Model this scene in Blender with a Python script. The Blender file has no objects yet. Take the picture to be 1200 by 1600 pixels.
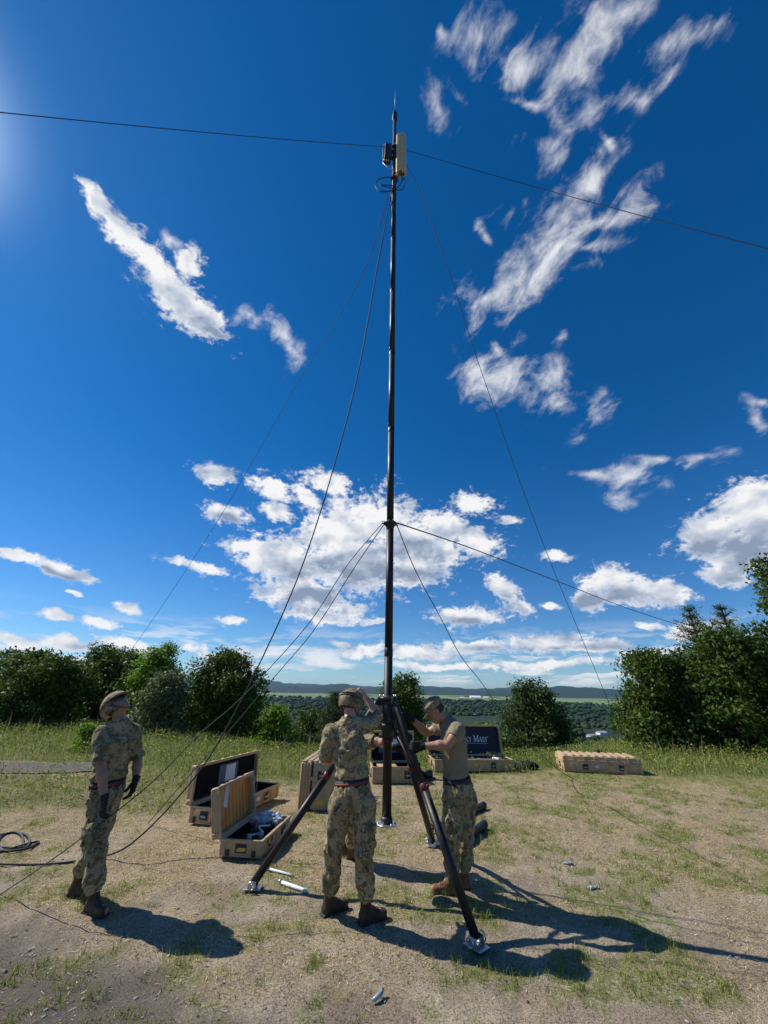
import bpy, bmesh, math, random
import numpy as np
from mathutils import Vector, Matrix, Quaternion

R = math.radians
random.seed(11)
rng = np.random.default_rng(11)
scene = bpy.context.scene
COL = scene.collection

# ------------------------------------------------------------------ camera
CAM_H, PITCH, ROLL, FPX = 1.70, R(24.8), R(1.1), 600.0
cam_data = bpy.data.cameras.new("camera")
cam_data.sensor_fit = 'VERTICAL'
cam_data.sensor_height = 24.0
cam_data.lens = 24.0 * FPX / 1600.0
cam_data.clip_start = 0.05
cam_data.clip_end = 60000
cam = bpy.data.objects.new("camera", cam_data)
COL.objects.link(cam)
cam.location = (0, 0, CAM_H)
CAM_M = Matrix.Rotation(R(90) + PITCH, 4, 'X') @ Matrix.Rotation(ROLL, 4, 'Z')
cam.rotation_euler = CAM_M.to_euler()
scene.camera = cam
CR = CAM_M.to_3x3()


def ray(px, py):
    """world direction seen at a pixel of the 1200x1600 photograph (survey helper)"""
    return (CR @ Vector((px - 600.0, 800.0 - py, -FPX))).normalized()


def at(px, py, y):
    """survey helper: the point at forward distance y along that sight line"""
    d = ray(px, py)
    return Vector((0, 0, CAM_H)) + d * (y / d.y)


def on_ground(px, py, z=0.0):
    d = ray(px, py)
    return Vector((0, 0, CAM_H)) + d * ((z - CAM_H) / d.z)


# ------------------------------------------------------------------ sun
SUN_AZ, SUN_EL = R(-73.0), R(44.0)          # azimuth from +Y, positive to the right
sun_dir = Vector((math.sin(SUN_AZ) * math.cos(SUN_EL), math.cos(SUN_AZ) * math.cos(SUN_EL), math.sin(SUN_EL)))
sd = bpy.data.lights.new("sun", 'SUN')
sd.energy = 5.0
sd.angle = R(0.53)
sd.color = (1.0, 0.93, 0.83)
sun = bpy.data.objects.new("sun", sd)
COL.objects.link(sun)
sun.location = (-30, 12, 40)
sun.rotation_euler = (-sun_dir).to_track_quat('-Z', 'Y').to_euler()

scene.view_settings.view_transform = 'Standard'
scene.view_settings.look = 'None'
scene.view_settings.gamma = 1.0
scene.view_settings.exposure = 0.25
scene.cycles.max_bounces = 6
scene.cycles.transparent_max_bounces = 16
scene.cycles.volume_bounces = 0

# ------------------------------------------------------------------ world: sky with clouds
world = bpy.data.worlds.new("World")
scene.world = world
world.use_nodes = True
wt = world.node_tree
wt.nodes.clear()
WL = wt.links


def wn(t, **k):
    n = wt.nodes.new(t)
    for a, v in k.items():
        setattr(n, a, v)
    return n


def wmath(op, a, b=None, c=None, clamp=False):
    n = wn('ShaderNodeMath', operation=op, use_clamp=clamp)
    for i, v in enumerate((a, b, c)):
        if v is None:
            continue
        if isinstance(v, (int, float)):
            n.inputs[i].default_value = v
        else:
            WL.new(v, n.inputs[i])
    return n.outputs[0]


def wsmooth(v, lo, hi, a=0.0, b=1.0):
    n = wn('ShaderNodeMapRange', interpolation_type='SMOOTHSTEP')
    WL.new(v, n.inputs['Value'])
    n.inputs['From Min'].default_value = lo
    n.inputs['From Max'].default_value = hi
    n.inputs['To Min'].default_value = a
    n.inputs['To Max'].default_value = b
    return n.outputs[0]


def wnoise(vec, scale, detail=8.0, rough=0.6, dist=0.0, lac=2.0):
    n = wn('ShaderNodeTexNoise')
    n.noise_dimensions = '3D'
    WL.new(vec, n.inputs['Vector'])
    n.inputs['Scale'].default_value = scale
    n.inputs['Detail'].default_value = detail
    n.inputs['Roughness'].default_value = rough
    n.inputs['Lacunarity'].default_value = lac
    n.inputs['Distortion'].default_value = dist
    return n


sky = wn('ShaderNodeTexSky')
sky.sky_type = 'NISHITA'
sky.sun_disc = False
sky.sun_elevation = SUN_EL
sky.sun_rotation = SUN_AZ
sky.altitude = 300
sky.air_density = 1.0
sky.dust_density = 0.1
sky.ozone_density = 3.2
tc = wn('ShaderNodeTexCoord')
DIR = tc.outputs['Generated']
sepd = wn('ShaderNodeSeparateXYZ')
WL.new(DIR, sepd.inputs[0])
DZ = sepd.outputs['Z']

# slow warp of the direction so cloud outlines are not elliptical
warp = wnoise(DIR, 5.0, 4.0, 0.55)
wsub = wn('ShaderNodeVectorMath', operation='SUBTRACT')
WL.new(warp.outputs['Color'], wsub.inputs[0])
wsub.inputs[1].default_value = (0.5, 0.5, 0.5)
wsc = wn('ShaderNodeVectorMath', operation='SCALE')
WL.new(wsub.outputs[0], wsc.inputs[0])
wsc.inputs['Scale'].default_value = 0.055
wadd = wn('ShaderNodeVectorMath', operation='ADD')
WL.new(DIR, wadd.inputs[0])
WL.new(wsc.outputs[0], wadd.inputs[1])
WDIR = wadd.outputs[0]




WISPY = [
    (752, 68, -40, 44, 34), (745, 98, -70, 24, 20), (697, 55, 80, 16, 8),
    (692, 178, 75, 44, 20), (718, 148, 80, 24, 11), 
    (930, 40, -62, 88, 38), (975, 5, -30, 52, 24), (885, 125, -75, 58, 36), (828, 110, -28, 56, 24),
    (905, 130, 75, 50, 36), (866, 180, 82, 46, 15), (858, 248, -60, 42, 36), (835, 165, 10, 34, 10),
    (1080, 45, -30, 66, 24), (1035, 115, -50, 56, 14), (985, 155, -20, 32, 22),
    (925, 290, -50, 62, 22), (880, 340, -50, 92, 34), (812, 430, -42, 104, 50), (860, 400, -50, 80, 44),
    (975, 300, -35, 48, 24), (940, 345, -12, 70, 17), (915, 385, -6, 58, 14), (757, 465, -10, 40, 26),
    (760, 375, 60, 24, 7), (950, 225, 55, 18, 8),
    (755, 590, 15, 54, 32), (800, 600, 40, 56, 42), (845, 595, 0, 44, 30), (874, 578, -80, 32, 12),
    (775, 548, 50, 30, 12), (870, 635, 25, 30, 16), (926, 652, -55, 34, 20), (905, 685, -30, 20, 9),
    (985, 745, 3, 52, 17), (920, 742, 12, 44, 8), (962, 778, -10, 24, 14), (1080, 716, -6, 80, 10),
    (1040, 722, 5, 50, 9), (1185, 655, 70, 30, 14), (1195, 620, 0, 22, 9), 
    (408, 498, 18, 40, 20), (440, 520, 40, 34, 14), (455, 545, 70, 28, 12), (464, 568, -30, 20, 12),
    (262, 372, 40, 26, 9), 
]
CUMULUS = [
    (148, 310, 60, 48, 20), (185, 360, 48, 62, 25), (240, 418, 50, 66, 32), (282, 470, 45, 62, 38),
    (318, 500, 32, 54, 30), (292, 405, 60, 34, 22), (345, 518, 20, 22, 12),
    (342, 744, 12, 40, 21), (350, 806, 6, 44, 16), 
    (420, 765, 25, 42, 20), (432, 798, 20, 34, 17), (508, 756, 12, 52, 20), (480, 778, 35, 34, 14), 
     
    (400, 858, 4, 70, 18), (455, 876, 10, 84, 42), (530, 830, -8, 80, 60), (595, 815, -10, 78, 52), (560, 880, 0, 120, 62),
    (660, 850, 10, 74, 54), (700, 828, 20, 60, 30), (745, 852, 10, 52, 30), (480, 930, 10, 100, 34), (500, 962, 5, 70, 18),
    (640, 890, 0, 70, 34), (420, 880, 10, 70, 22), (275, 880, 12, 46, 9), (320, 890, 10, 44, 10), (545, 950, -5, 50, 16),
    (745, 790, 0, 32, 22), (792, 815, -8, 20, 10), 
    (1180, 790, -15, 78, 44), (1110, 838, -10, 78, 46), (1160, 870, 0, 84, 50), (1140, 905, 10, 54, 20), (1200, 840, 0, 60, 70),
    (945, 905, -15, 52, 30), (990, 925, 0, 90, 30), (1035, 925, 5, 66, 22), (920, 935, 10, 40, 20),
    (868, 870, 3, 28, 10), (785, 925, 40, 40, 22), (812, 952, 10, 30, 14), (732, 963, 0, 62, 18), (862, 944, 3, 20, 8),
    (1010, 974, 2, 32, 11), (1090, 985, -10, 80, 20),
    (35, 872, 20, 48, 14), (90, 894, 12, 50, 13), (132, 906, 8, 22, 8), (118, 930, 15, 18, 5), (198, 948, 18, 26, 11),
    (90, 964, 5, 40, 10), (165, 972, 10, 36, 12), (370, 970, 8, 24, 8), 
    (20, 1000, 14, 60, 12), (110, 1008, 6, 62, 14), (200, 1010, 12, 54, 20), (300, 1005, 10, 30, 9), (340, 1022, 8, 34, 9),
    (530, 1005, 5, 36, 9), (570, 1018, 2, 60, 14), (660, 1020, 0, 80, 14), (740, 1008, 0, 90, 12), (850, 1000, -3, 90, 16),
    (940, 1008, -2, 70, 14), (700, 1040, 0, 120, 8), (860, 1035, 0, 140, 10), (1000, 1020, 0, 60, 16),
    (590, 972, 0, 28, 6),
]
BASES = [   # thick undersides of the big cumulus, seen from below
    (570, 905, -6, 185, 62), (660, 880, -8, 90, 52), (470, 945, 6, 120, 36), (1175, 870, 5, 110, 60), (1120, 915, 0, 60, 18),
    (1010, 938, 2, 100, 24), (930, 935, 5, 40, 14), (345, 816, 4, 40, 11), (320, 505, 35, 60, 20), (800, 950, 30, 40, 12),
    (730, 972, 0, 50, 8), (60, 892, 18, 80, 7), (180, 1018, 8, 80, 10), (850, 1012, 0, 160, 8), (1100, 850, 0, 60, 24),
]
# fine turbulent detail, slightly squeezed towards the horizon like any cloud deck seen from below
sq = wn('ShaderNodeMapping', vector_type='POINT')
WL.new(WDIR, sq.inputs['Vector'])
sq.inputs['Scale'].default_value = (1, 1, 1.5)
SV = sq.outputs[0]
n_big = wnoise(SV, 14.0, 8.0, 0.62, 0.0)
n_fin = wnoise(SV, 52.0, 5.0, 0.66, 0.0)
streak = wn('ShaderNodeMapping', vector_type='TEXTURE')
WL.new(WDIR, streak.inputs['Vector'])
_c = ray(870, 300); _x = (ray(930, 225) - _c).normalized(); _y = _c.cross(_x).normalized()
streak.inputs['Rotation'].default_value = Matrix((_x, _y, _x.cross(_y))).transposed().to_euler()
streak.inputs['Scale'].default_value = (1.35, 0.85, 1.0)
n_wis = wnoise(streak.outputs[0], 17.0, 8.0, 0.60, 0.35)


# coverage of the clouds over the celestial sphere, computed here on an azimuth/elevation grid
SKW, SKH = 1536, 768
_az = (np.arange(SKW) + 0.5) / SKW * 2 * np.pi - np.pi
_el = (np.arange(SKH) + 0.5) / SKH * np.pi - np.pi / 2
_AZ, _EL = np.meshgrid(_az, _el)
# Blender's equirectangular mapping: u=0.5 looks along +X... azimuth measured from atan2(y, -x)
_D = np.stack([-np.cos(_EL) * np.cos(_AZ), np.cos(_EL) * np.sin(_AZ), np.sin(_EL)], -1).astype(np.float32)
_D[..., 1] *= -1
_D[..., 0] *= -1


def cloud_field(blobs, sm):
    """smooth union of elliptical cells on the celestial sphere; 1 in a cell's centre, 0 at its rim"""
    acc = np.full((SKH, SKW), 4.0, np.float32)
    for (px, py, ang, a, b) in blobs:
        c = ray(px, py)
        ca, sa = math.cos(R(ang)), math.sin(R(ang))
        X = ray(px + a * ca, py + a * sa) - c
        Y = ray(px - b * sa, py + b * ca) - c
        # dual basis of the two (not quite orthogonal) half axes
        G = np.array([[X.dot(X), X.dot(Y)], [X.dot(Y), Y.dot(Y)]])
        Gi = np.linalg.inv(G)
        Xd = Gi[0, 0] * np.array(X) + Gi[0, 1] * np.array(Y)
        Yd = Gi[1, 0] * np.array(X) + Gi[1, 1] * np.array(Y)
        cc = np.array(c)
        u = _D @ Xd - cc @ Xd
        v = _D @ Yd - cc @ Yd
        r = np.sqrt(u * u + v * v) + (_D @ cc < 0) * 10
        h = np.clip(sm - np.abs(acc - r), 0, None) / sm
        acc = np.minimum(acc, r) - h * h * sm * 0.25
    return 1.0 - acc


_img = bpy.data.images.new("cloud_cover", SKW, SKH, alpha=False, float_buffer=True)
_img.colorspace_settings.name = 'Non-Color'
_px = np.ones((SKH, SKW, 4), np.float32)
_px[..., 0] = cloud_field(WISPY, 0.5)
_px[..., 1] = cloud_field(CUMULUS, 0.14)
_px[..., 2] = cloud_field(BASES, 0.4)
_img.pixels.foreach_set(_px.ravel())
_img.update()
cover = wn('ShaderNodeTexEnvironment', projection='EQUIRECTANGULAR', interpolation='Linear')
cover.image = _img
WL.new(WDIR, cover.inputs[0])
sepc = wn('ShaderNodeSeparateColor')
WL.new(cover.outputs[0], sepc.inputs[0])
f_w, f_c, f_b = sepc.outputs[0], sepc.outputs[1], sepc.outputs[2]


def centred(o, amp):
    return wmath('MULTIPLY', wmath('SUBTRACT', o, 0.5), amp)


dw = wmath('ADD', f_w, wmath('ADD', centred(n_wis.outputs['Fac'], 4.8), centred(n_fin.outputs['Fac'], 0.8)))
a_w = wmath('MULTIPLY', wsmooth(dw, -0.25, 1.9), 0.95)
f_c = wmath('ADD', f_c, wmath('MULTIPLY', wmath('MAXIMUM', f_c, 0.0), 0.9))
dc = wmath('ADD', f_c, wmath('ADD', centred(n_big.outputs['Fac'], 2.5), centred(n_fin.outputs['Fac'], 2.9)))
a_c = wsmooth(dc, 0.0, 1.0)
# distant cloud deck near the horizon
hz = wn('ShaderNodeMapping', vector_type='POINT')
WL.new(WDIR, hz.inputs['Vector'])
hz.inputs['Scale'].default_value = (1, 1, 7.0)
n_hz = wnoise(hz.outputs[0], 5.5, 9.0, 0.6, 0.3)
band = wmath('MULTIPLY', wsmooth(DZ, 0.0, 0.03), wsmooth(DZ, 0.16, 0.06))
a_h = wmath('MULTIPLY', wsmooth(n_hz.outputs['Fac'], 0.46, 0.60), wmath('MULTIPLY', band, 0.8))
alpha = wmath('MAXIMUM', wmath('MAXIMUM', a_w, a_c), a_h)

# relief: the same turbulence sampled a little towards the sun gives lit and unlit sides
sh = wn('ShaderNodeVectorMath', operation='ADD')
WL.new(SV, sh.inputs[0])
sh.inputs[1].default_value = tuple(0.017 * (sun_dir + Vector((0, 0, 1.2))))
n_sh = wnoise(sh.outputs[0], 12.0, 3.5, 0.5)
n_s0 = wnoise(SV, 12.0, 3.5, 0.5)
relief = wmath('MULTIPLY', wmath('SUBTRACT', n_s0.outputs['Fac'], n_sh.outputs['Fac']), 2.1)
thick = wmath('MULTIPLY', wsmooth(wmath('ADD', f_b, centred(n_s0.outputs['Fac'], 1.0)), -0.40, 0.70), wsmooth(dc, 0.3, 1.3))
lum = wmath('ADD', wmath('SUBTRACT', 0.95, wmath('MULTIPLY', thick, 0.54)), relief)
wfac = wsmooth(wmath('SUBTRACT', a_c, a_w), -0.2, 0.2)          # thin clouds are bright all through
lum = wmath('ADD', 0.93, wmath('MULTIPLY', wfac, wmath('SUBTRACT', lum, 0.93)))
lum = wmath('MAXIMUM', wmath('MINIMUM', lum, 1.0), 0.30)
ramp = wn('ShaderNodeValToRGB')
WL.new(lum, ramp.inputs[0])
e = ramp.color_ramp.elements
e[0].position = 0.30; e[0].color = (0.27, 0.34, 0.47, 1)
e[1].position = 1.0; e[1].color = (0.95, 0.95, 0.96, 1)
m1 = e.new(0.62); m1.color = (0.52, 0.59, 0.71, 1)

hs = wn('ShaderNodeHueSaturation')
grade = wn('ShaderNodeMix', data_type='RGBA', blend_type='MULTIPLY')
grade.inputs['Factor'].default_value = 1.0
WL.new(sky.outputs[0], grade.inputs['A'])
tint = wn('ShaderNodeMix', data_type='RGBA')
WL.new(wsmooth(DZ, 0.60, -0.05), tint.inputs['Factor'])
tint.inputs['A'].default_value = (0.44, 0.86, 1.22, 1)
tint.inputs['B'].default_value = (0.72, 0.95, 1.24, 1)
WL.new(tint.outputs['Result'], grade.inputs['B'])
WL.new(grade.outputs['Result'], hs.inputs['Color'])
hs.inputs['Hue'].default_value = 0.5
hs.inputs['Saturation'].default_value = 1.1
hs.inputs['Value'].default_value = 1.0
# bright aureole round the sun
dot = wn('ShaderNodeVectorMath', operation='DOT_PRODUCT')
WL.new(DIR, dot.inputs[0])
dot.inputs[1].default_value = tuple(sun_dir)
dp = wmath('MAXIMUM', dot.outputs['Value'], 0.0)
aur = wmath('ADD', wmath('MULTIPLY', wmath('POWER', dp, 230.0), 24.0), wmath('MULTIPLY', wmath('POWER', dp, 14.0), 0.15))
aum = wn('ShaderNodeVectorMath', operation='SCALE')
aum.inputs[0].default_value = (0.82, 0.93, 1.0)
WL.new(aur, aum.inputs['Scale'])
aua = wn('ShaderNodeVectorMath', operation='ADD')
WL.new(hs.outputs[0], aua.inputs[0])
WL.new(aum.outputs[0], aua.inputs[1])
bg_sky = wn('ShaderNodeBackground')
WL.new(aua.outputs[0], bg_sky.inputs['Color'])
bg_sky.inputs['Strength'].default_value = 0.074
bg_cloud = wn('ShaderNodeBackground')
WL.new(ramp.outputs[0], bg_cloud.inputs['Color'])
bg_cloud.inputs['Strength'].default_value = 0.82
mixs = wn('ShaderNodeMixShader')
WL.new(alpha, mixs.inputs[0])
WL.new(bg_sky.outputs[0], mixs.inputs[1])
WL.new(bg_cloud.outputs[0], mixs.inputs[2])
wo = wn('ShaderNodeOutputWorld')
WL.new(mixs.outputs[0], wo.inputs['Surface'])
world.cycles.sampling_method = 'MANUAL'
world.cycles.sample_map_resolution = 1024

# ------------------------------------------------------------------ helpers: objects
def tag(o, label=None, cat=None, group=None, kind=None):
    if label: o['label'] = label
    if cat: o['category'] = cat
    if group: o['group'] = group
    if kind: o['kind'] = kind
    return o


def empty(name, loc=(0, 0, 0), rz=0.0, label=None, cat=None, group=None):
    o = bpy.data.objects.new(name, None)
    COL.objects.link(o)
    o.location = loc
    o.rotation_euler = (0, 0, rz)
    o.empty_display_size = 0.1
    return tag(o, label, cat, group)


def link_mesh(name, me, mat=None, parent=None):
    o = bpy.data.objects.new(name, me)
    COL.objects.link(o)
    if mat is not None:
        for m in (mat if isinstance(mat, (list, tuple)) else [mat]):
            me.materials.append(m)
    if parent is not None:
        o.parent = parent
    return o


def np_mesh(name, verts, faces, smooth=False):
    """faces: (n,k) array with constant k, or list of such arrays"""
    me = bpy.data.meshes.new(name)
    verts = np.asarray(verts, np.float32)
    fl = faces if isinstance(faces, list) else [faces]
    me.vertices.add(len(verts))
    me.vertices.foreach_set('co', verts.ravel())
    nl = sum(f.size for f in fl)
    npoly = sum(len(f) for f in fl)
    me.loops.add(nl)
    me.loops.foreach_set('vertex_index', np.concatenate([f.ravel() for f in fl]).astype(np.int32))
    me.polygons.add(npoly)
    tot = np.concatenate([np.full(len(f), f.shape[1]) for f in fl])
    start = np.concatenate([[0], np.cumsum(tot)[:-1]])
    me.polygons.foreach_set('loop_start', start.astype(np.int32))
    if smooth:
        me.polygons.foreach_set('use_smooth', np.ones(npoly, bool))
    me.update(calc_edges=True)
    return me


def smoothstep(a, b, x):
    t = np.clip((x - a) / (b - a), 0, 1)
    return t * t * (3 - 2 * t)


class BM:
    """collects bevelled boxes, tubes, lathes into one mesh object"""
    def __init__(s):
        s.bm = bmesh.new()

    def _add(s, tmp, M, mi=0, smooth=None):
        if M is not None:
            bmesh.ops.transform(tmp, matrix=M, verts=tmp.verts)
        off = len(s.bm.verts)
        vs = [s.bm.verts.new(v.co) for v in tmp.verts]
        tmp.verts.index_update()
        for f in tmp.faces:
            try:
                nf = s.bm.faces.new([vs[v.index] for v in f.verts])
                nf.material_index = mi
                nf.smooth = f.smooth if smooth is None else smooth
            except ValueError:
                pass
        tmp.free()

    def box(s, c, d, rot=None, bevel=0.0, seg=2, mi=0, M=None, taper=None):
        t = bmesh.new()
        bmesh.ops.create_cube(t, size=1.0)
        bmesh.ops.scale(t, vec=d, verts=t.verts)
        if taper:
            for v in t.verts:
                if v.co.z < 0:
                    v.co.x *= taper; v.co.y *= taper
        if bevel > 0:
            bmesh.ops.bevel(t, geom=t.edges[:], offset=bevel, segments=seg, profile=0.5, affect='EDGES', clamp_overlap=True)
            for f in t.faces:
                f.smooth = True
        m = Matrix.Translation(c)
        if rot is not None:
            m = m @ (rot.to_4x4() if isinstance(rot, (Matrix, Quaternion)) and not (isinstance(rot, Matrix) and len(rot) == 4) else rot)
            if isinstance(rot, Quaternion):
                m = Matrix.Translation(c) @ rot.to_matrix().to_4x4()
        if M is not None:
            m = M @ m
        s._add(t, m, mi)
        return s

    def tube(s, pts, r, seg=12, mi=0, closed=False, cap=True, M=None):
        pts = [Vector(p) for p in pts]
        n = len(pts)
        rs = r if isinstance(r, (list, tuple)) else [r] * n
        t = bmesh.new()
        rings = []
        prev = None
        for i, p in enumerate(pts):
            if closed:
                d = pts[(i + 1) % n] - pts[i - 1]
            else:
                d = pts[min(i + 1, n - 1)] - pts[max(i - 1, 0)]
            if d.length < 1e-9:
                d = Vector((0, 0, 1))
            d.normalize()
            if prev is None:
                a = Vector((0, 0, 1)) if abs(d.z) < 0.9 else Vector((1, 0, 0))
                u = d.cross(a).normalized()
            else:
                u = (prev - d * prev.dot(d)).normalized()
            prev = u
            w = d.cross(u)
            rings.append([t.verts.new(p + (u * math.cos(2 * math.pi * k / seg) + w * math.sin(2 * math.pi * k / seg)) * rs[i]) for k in range(seg)])
        for i in range(n if closed else n - 1):
            A, B = rings[i], rings[(i + 1) % n]
            for k in range(seg):
                f = t.faces.new((A[k], A[(k + 1) % seg], B[(k + 1) % seg], B[k]))
                f.smooth = True
        if cap and not closed:
            t.faces.new(list(reversed(rings[0])))
            t.faces.new(rings[-1])
        s._add(t, M, mi)
        return s

    def cyl(s, p0, p1, r0, r1=None, seg=20, mi=0, M=None):
        return s.tube([p0, p1], [r0, r0 if r1 is None else r1], seg, mi, M=M)

    def blob(s, c, rad, seed=0, sub=2, amp=0.15, freq=3.0, mi=0, rot=None):
        t = bmesh.new()
        bmesh.ops.create_icosphere(t, subdivisions=sub, radius=1.0)
        rr = random.Random(seed)
        ph = [Vector((rr.uniform(-9, 9), rr.uniform(-9, 9), rr.uniform(-9, 9))) for _ in range(2)]
        from mathutils import noise as mn
        for v in t.verts:
            k = 1 + amp * 2 * mn.noise(v.co * freq + ph[0]) + amp * mn.noise(v.co * freq * 2.3 + ph[1])
            v.co = Vector((v.co.x * rad[0], v.co.y * rad[1], v.co.z * rad[2])) * k
        for f in t.faces:
            f.smooth = True
        m = Matrix.Translation(c)
        if rot is not None:
            m = m @ rot.to_4x4()
        s._add(t, m, mi)
        return s

    def build(s, name, mat, parent=None, smooth_angle=None):
        me = bpy.data.meshes.new(name)
        bmesh.ops.recalc_face_normals(s.bm, faces=s.bm.faces[:])
        s.bm.to_mesh(me)
        s.bm.free()
        return link_mesh(name, me, mat, parent)


def thing_mesh(bmo, name, mat, label, cat, group=None):
    return tag(bmo.build(name, mat), label, cat, group)


# ------------------------------------------------------------------ helpers: smooth implicit solids
class SDF:
    """smoothly blended capsules and ellipsoids on a grid, skinned by surface nets"""
    def __init__(s, lo, hi, h):
        s.lo = np.array(lo, np.float32)
        s.h = h
        s.n = np.ceil((np.array(hi) - s.lo) / h).astype(int) + 1
        s.g = np.full(s.n, 1.0, np.float32)

    def _sub(s, lo, hi):
        a = np.clip(np.floor((lo - s.lo) / s.h).astype(int), 0, s.n)
        b = np.clip(np.ceil((hi - s.lo) / s.h).astype(int) + 1, 0, s.n)
        if (b <= a).any():
            return None, None
        ax = [s.lo[i] + s.h * np.arange(a[i], b[i], dtype=np.float32) for i in range(3)]
        P = np.stack(np.meshgrid(*ax, indexing='ij'), -1)
        return tuple(slice(a[i], b[i]) for i in range(3)), P

    def _merge(s, sl, d, k, op='add'):
        g = s.g[sl]
        if op == 'add':
            h = np.clip(k - np.abs(g - d), 0, None) / k
            s.g[sl] = np.minimum(g, d) - h * h * k * 0.25
        else:
            h = np.clip(k - np.abs(g + d), 0, None) / k
            s.g[sl] = np.maximum(g, -d) + h * h * k * 0.25

    def cap(s, p0, p1, r0, r1, k=0.02, flat=None, op='add'):
        """tapered capsule; flat=(axis, factor) squashes it across that world axis"""
        p0, p1 = np.array(p0, np.float32), np.array(p1, np.float32)
        rm = max(r0, r1) * (1 if flat is None else max(1, flat[1])) + k + 2 * s.h
        sl, P = s._sub(np.minimum(p0, p1) - rm, np.maximum(p0, p1) + rm)
        if sl is None:
            return s
        ba = p1 - p0
        pa = P - p0
        t = np.clip((pa @ ba) / max(ba @ ba, 1e-9), 0, 1)
        q = pa - t[..., None] * ba
        if flat is not None:
            ax = np.array(flat[0], np.float32)
            ax = ax / np.linalg.norm(ax)
            c = q @ ax
            q = q + (c * (1 / flat[1] - 1))[..., None] * ax
        d = np.sqrt((q * q).sum(-1)) - (r0 + (r1 - r0) * t)
        s._merge(sl, d, k, op)
        return s

    def chain(s, pts, rs, k=0.02, flat=None):
        for i in range(len(pts) - 1):
            s.cap(pts[i], pts[i + 1], rs[i], rs[i + 1], k, flat)
        return s

    def ell(s, c, r, rot=None, k=0.02, op='add'):
        c = np.array(c, np.float32)
        r = np.array(r, np.float32)
        rm = r.max() + k + 2 * s.h
        sl, P = s._sub(c - rm, c + rm)
        if sl is None:
            return s
        q = P - c
        if rot is not None:
            q = q @ np.array(rot.to_3x3(), np.float32)      # world -> local
        a = np.sqrt(((q / r) ** 2).sum(-1))
        b = np.sqrt(((q / (r * r)) ** 2).sum(-1))
        d = np.where(a < 1e-4, -r.min(), a * (a - 1) / np.maximum(b, 1e-6))
        s._merge(sl, d.astype(np.float32), k, op)
        return s

    def rbox(s, c, half, rad, rot=None, k=0.02, op='add'):
        c = np.array(c, np.float32)
        hf = np.array(half, np.float32) - rad
        rm = float(np.linalg.norm(half)) + k + 2 * s.h
        sl, P = s._sub(c - rm, c + rm)
        if sl is None:
            return s
        q = P - c
        if rot is not None:
            q = q @ np.array(rot.to_3x3(), np.float32)
        w = np.abs(q) - hf
        d = np.sqrt((np.maximum(w, 0) ** 2).sum(-1)) + np.minimum(w.max(-1), 0) - rad
        s._merge(sl, d.astype(np.float32), k, op)
        return s

    def cut(s, point, normal):
        """remove everything on the normal's side of a plane"""
        n = np.array(normal, np.float32)
        n /= np.linalg.norm(n)
        sl, P = s._sub(s.lo, s.lo + s.h * s.n)
        d = (P - np.array(point, np.float32)) @ n
        s.g[sl] = np.maximum(s.g[sl], d)
        return s

    def wrinkle(s, fn):
        sl, P = s._sub(s.lo, s.lo + s.h * (s.n - 1))
        near = np.abs(s.g[sl]) < 0.05
        w = np.zeros(s.g[sl].shape, np.float32)
        w[near] = fn(P[near])
        s.g[sl] += w
        return s

    def mesh(s, name, relax=1):
        g = s.g
        nx, ny, nz = g.shape
        ins = g < 0
        c = np.zeros((nx - 1, ny - 1, nz - 1), np.int8)
        for dx in (0, 1):
            for dy in (0, 1):
                for dz in (0, 1):
                    c += ins[dx:nx - 1 + dx, dy:ny - 1 + dy, dz:nz - 1 + dz]
        act = (c > 0) & (c < 8)
        idx = np.full(act.shape, -1, np.int32)
        I = np.argwhere(act)
        idx[act] = np.arange(len(I))
        acc = np.zeros((len(I), 3), np.float32)
        cnt = np.zeros(len(I), np.float32)
        cor = [(0, 0, 0), (1, 0, 0), (0, 1, 0), (1, 1, 0), (0, 0, 1), (1, 0, 1), (0, 1, 1), (1, 1, 1)]
        val = [g[I[:, 0] + a, I[:, 1] + b, I[:, 2] + d] for a, b, d in cor]
        for i in range(8):
            for j in range(i + 1, 8):
                if sum(abs(cor[i][q] - cor[j][q]) for q in range(3)) != 1:
                    continue
                m = (val[i] < 0) != (val[j] < 0)
                t = val[i] / np.where(np.abs(val[i] - val[j]) < 1e-9, 1, val[i] - val[j])
                for q in range(3):
                    acc[:, q] += np.where(m, cor[i][q] + t * (cor[j][q] - cor[i][q]), 0)
                cnt += m
        V = (I + acc / np.maximum(cnt, 1)[:, None]) * s.h + s.lo
        F = []
        for ax in range(3):
            o = [1, 1, 1]
            sla = [slice(1, -1)] * 3
            sla[ax] = slice(0, -1)
            slb = [slice(1, -1)] * 3
            slb[ax] = slice(1, None)
            A, B = ins[tuple(sla)], ins[tuple(slb)]
            for flip, m in ((False, A & ~B), (True, ~A & B)):
                E = np.argwhere(m)
                if not len(E):
                    continue
                for q in range(3):
                    if q != ax:
                        E[:, q] += 1
                u, v = (ax + 1) % 3, (ax + 2) % 3

                def cell(du, dv):
                    X = E.copy()
                    X[:, u] -= du
                    X[:, v] -= dv
                    return idx[X[:, 0], X[:, 1], X[:, 2]]
                quad = np.stack([cell(1, 1), cell(0, 1), cell(0, 0), cell(1, 0)], 1)
                if flip:
                    quad = quad[:, ::-1]
                F.append(quad)
        F = np.concatenate(F)
        F = F[(F >= 0).all(1)]
        for _ in range(relax):        # light Laplacian smoothing
            S = np.zeros_like(V)
            n = np.zeros(len(V), np.float32)
            for a, b in ((0, 1), (1, 2), (2, 3), (3, 0)):
                np.add.at(S, F[:, a], V[F[:, b]])
                np.add.at(S, F[:, b], V[F[:, a]])
                np.add.at(n, F[:, a], 1)
                np.add.at(n, F[:, b], 1)
            V = V * 0.5 + 0.5 * S / np.maximum(n, 1)[:, None]
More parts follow.
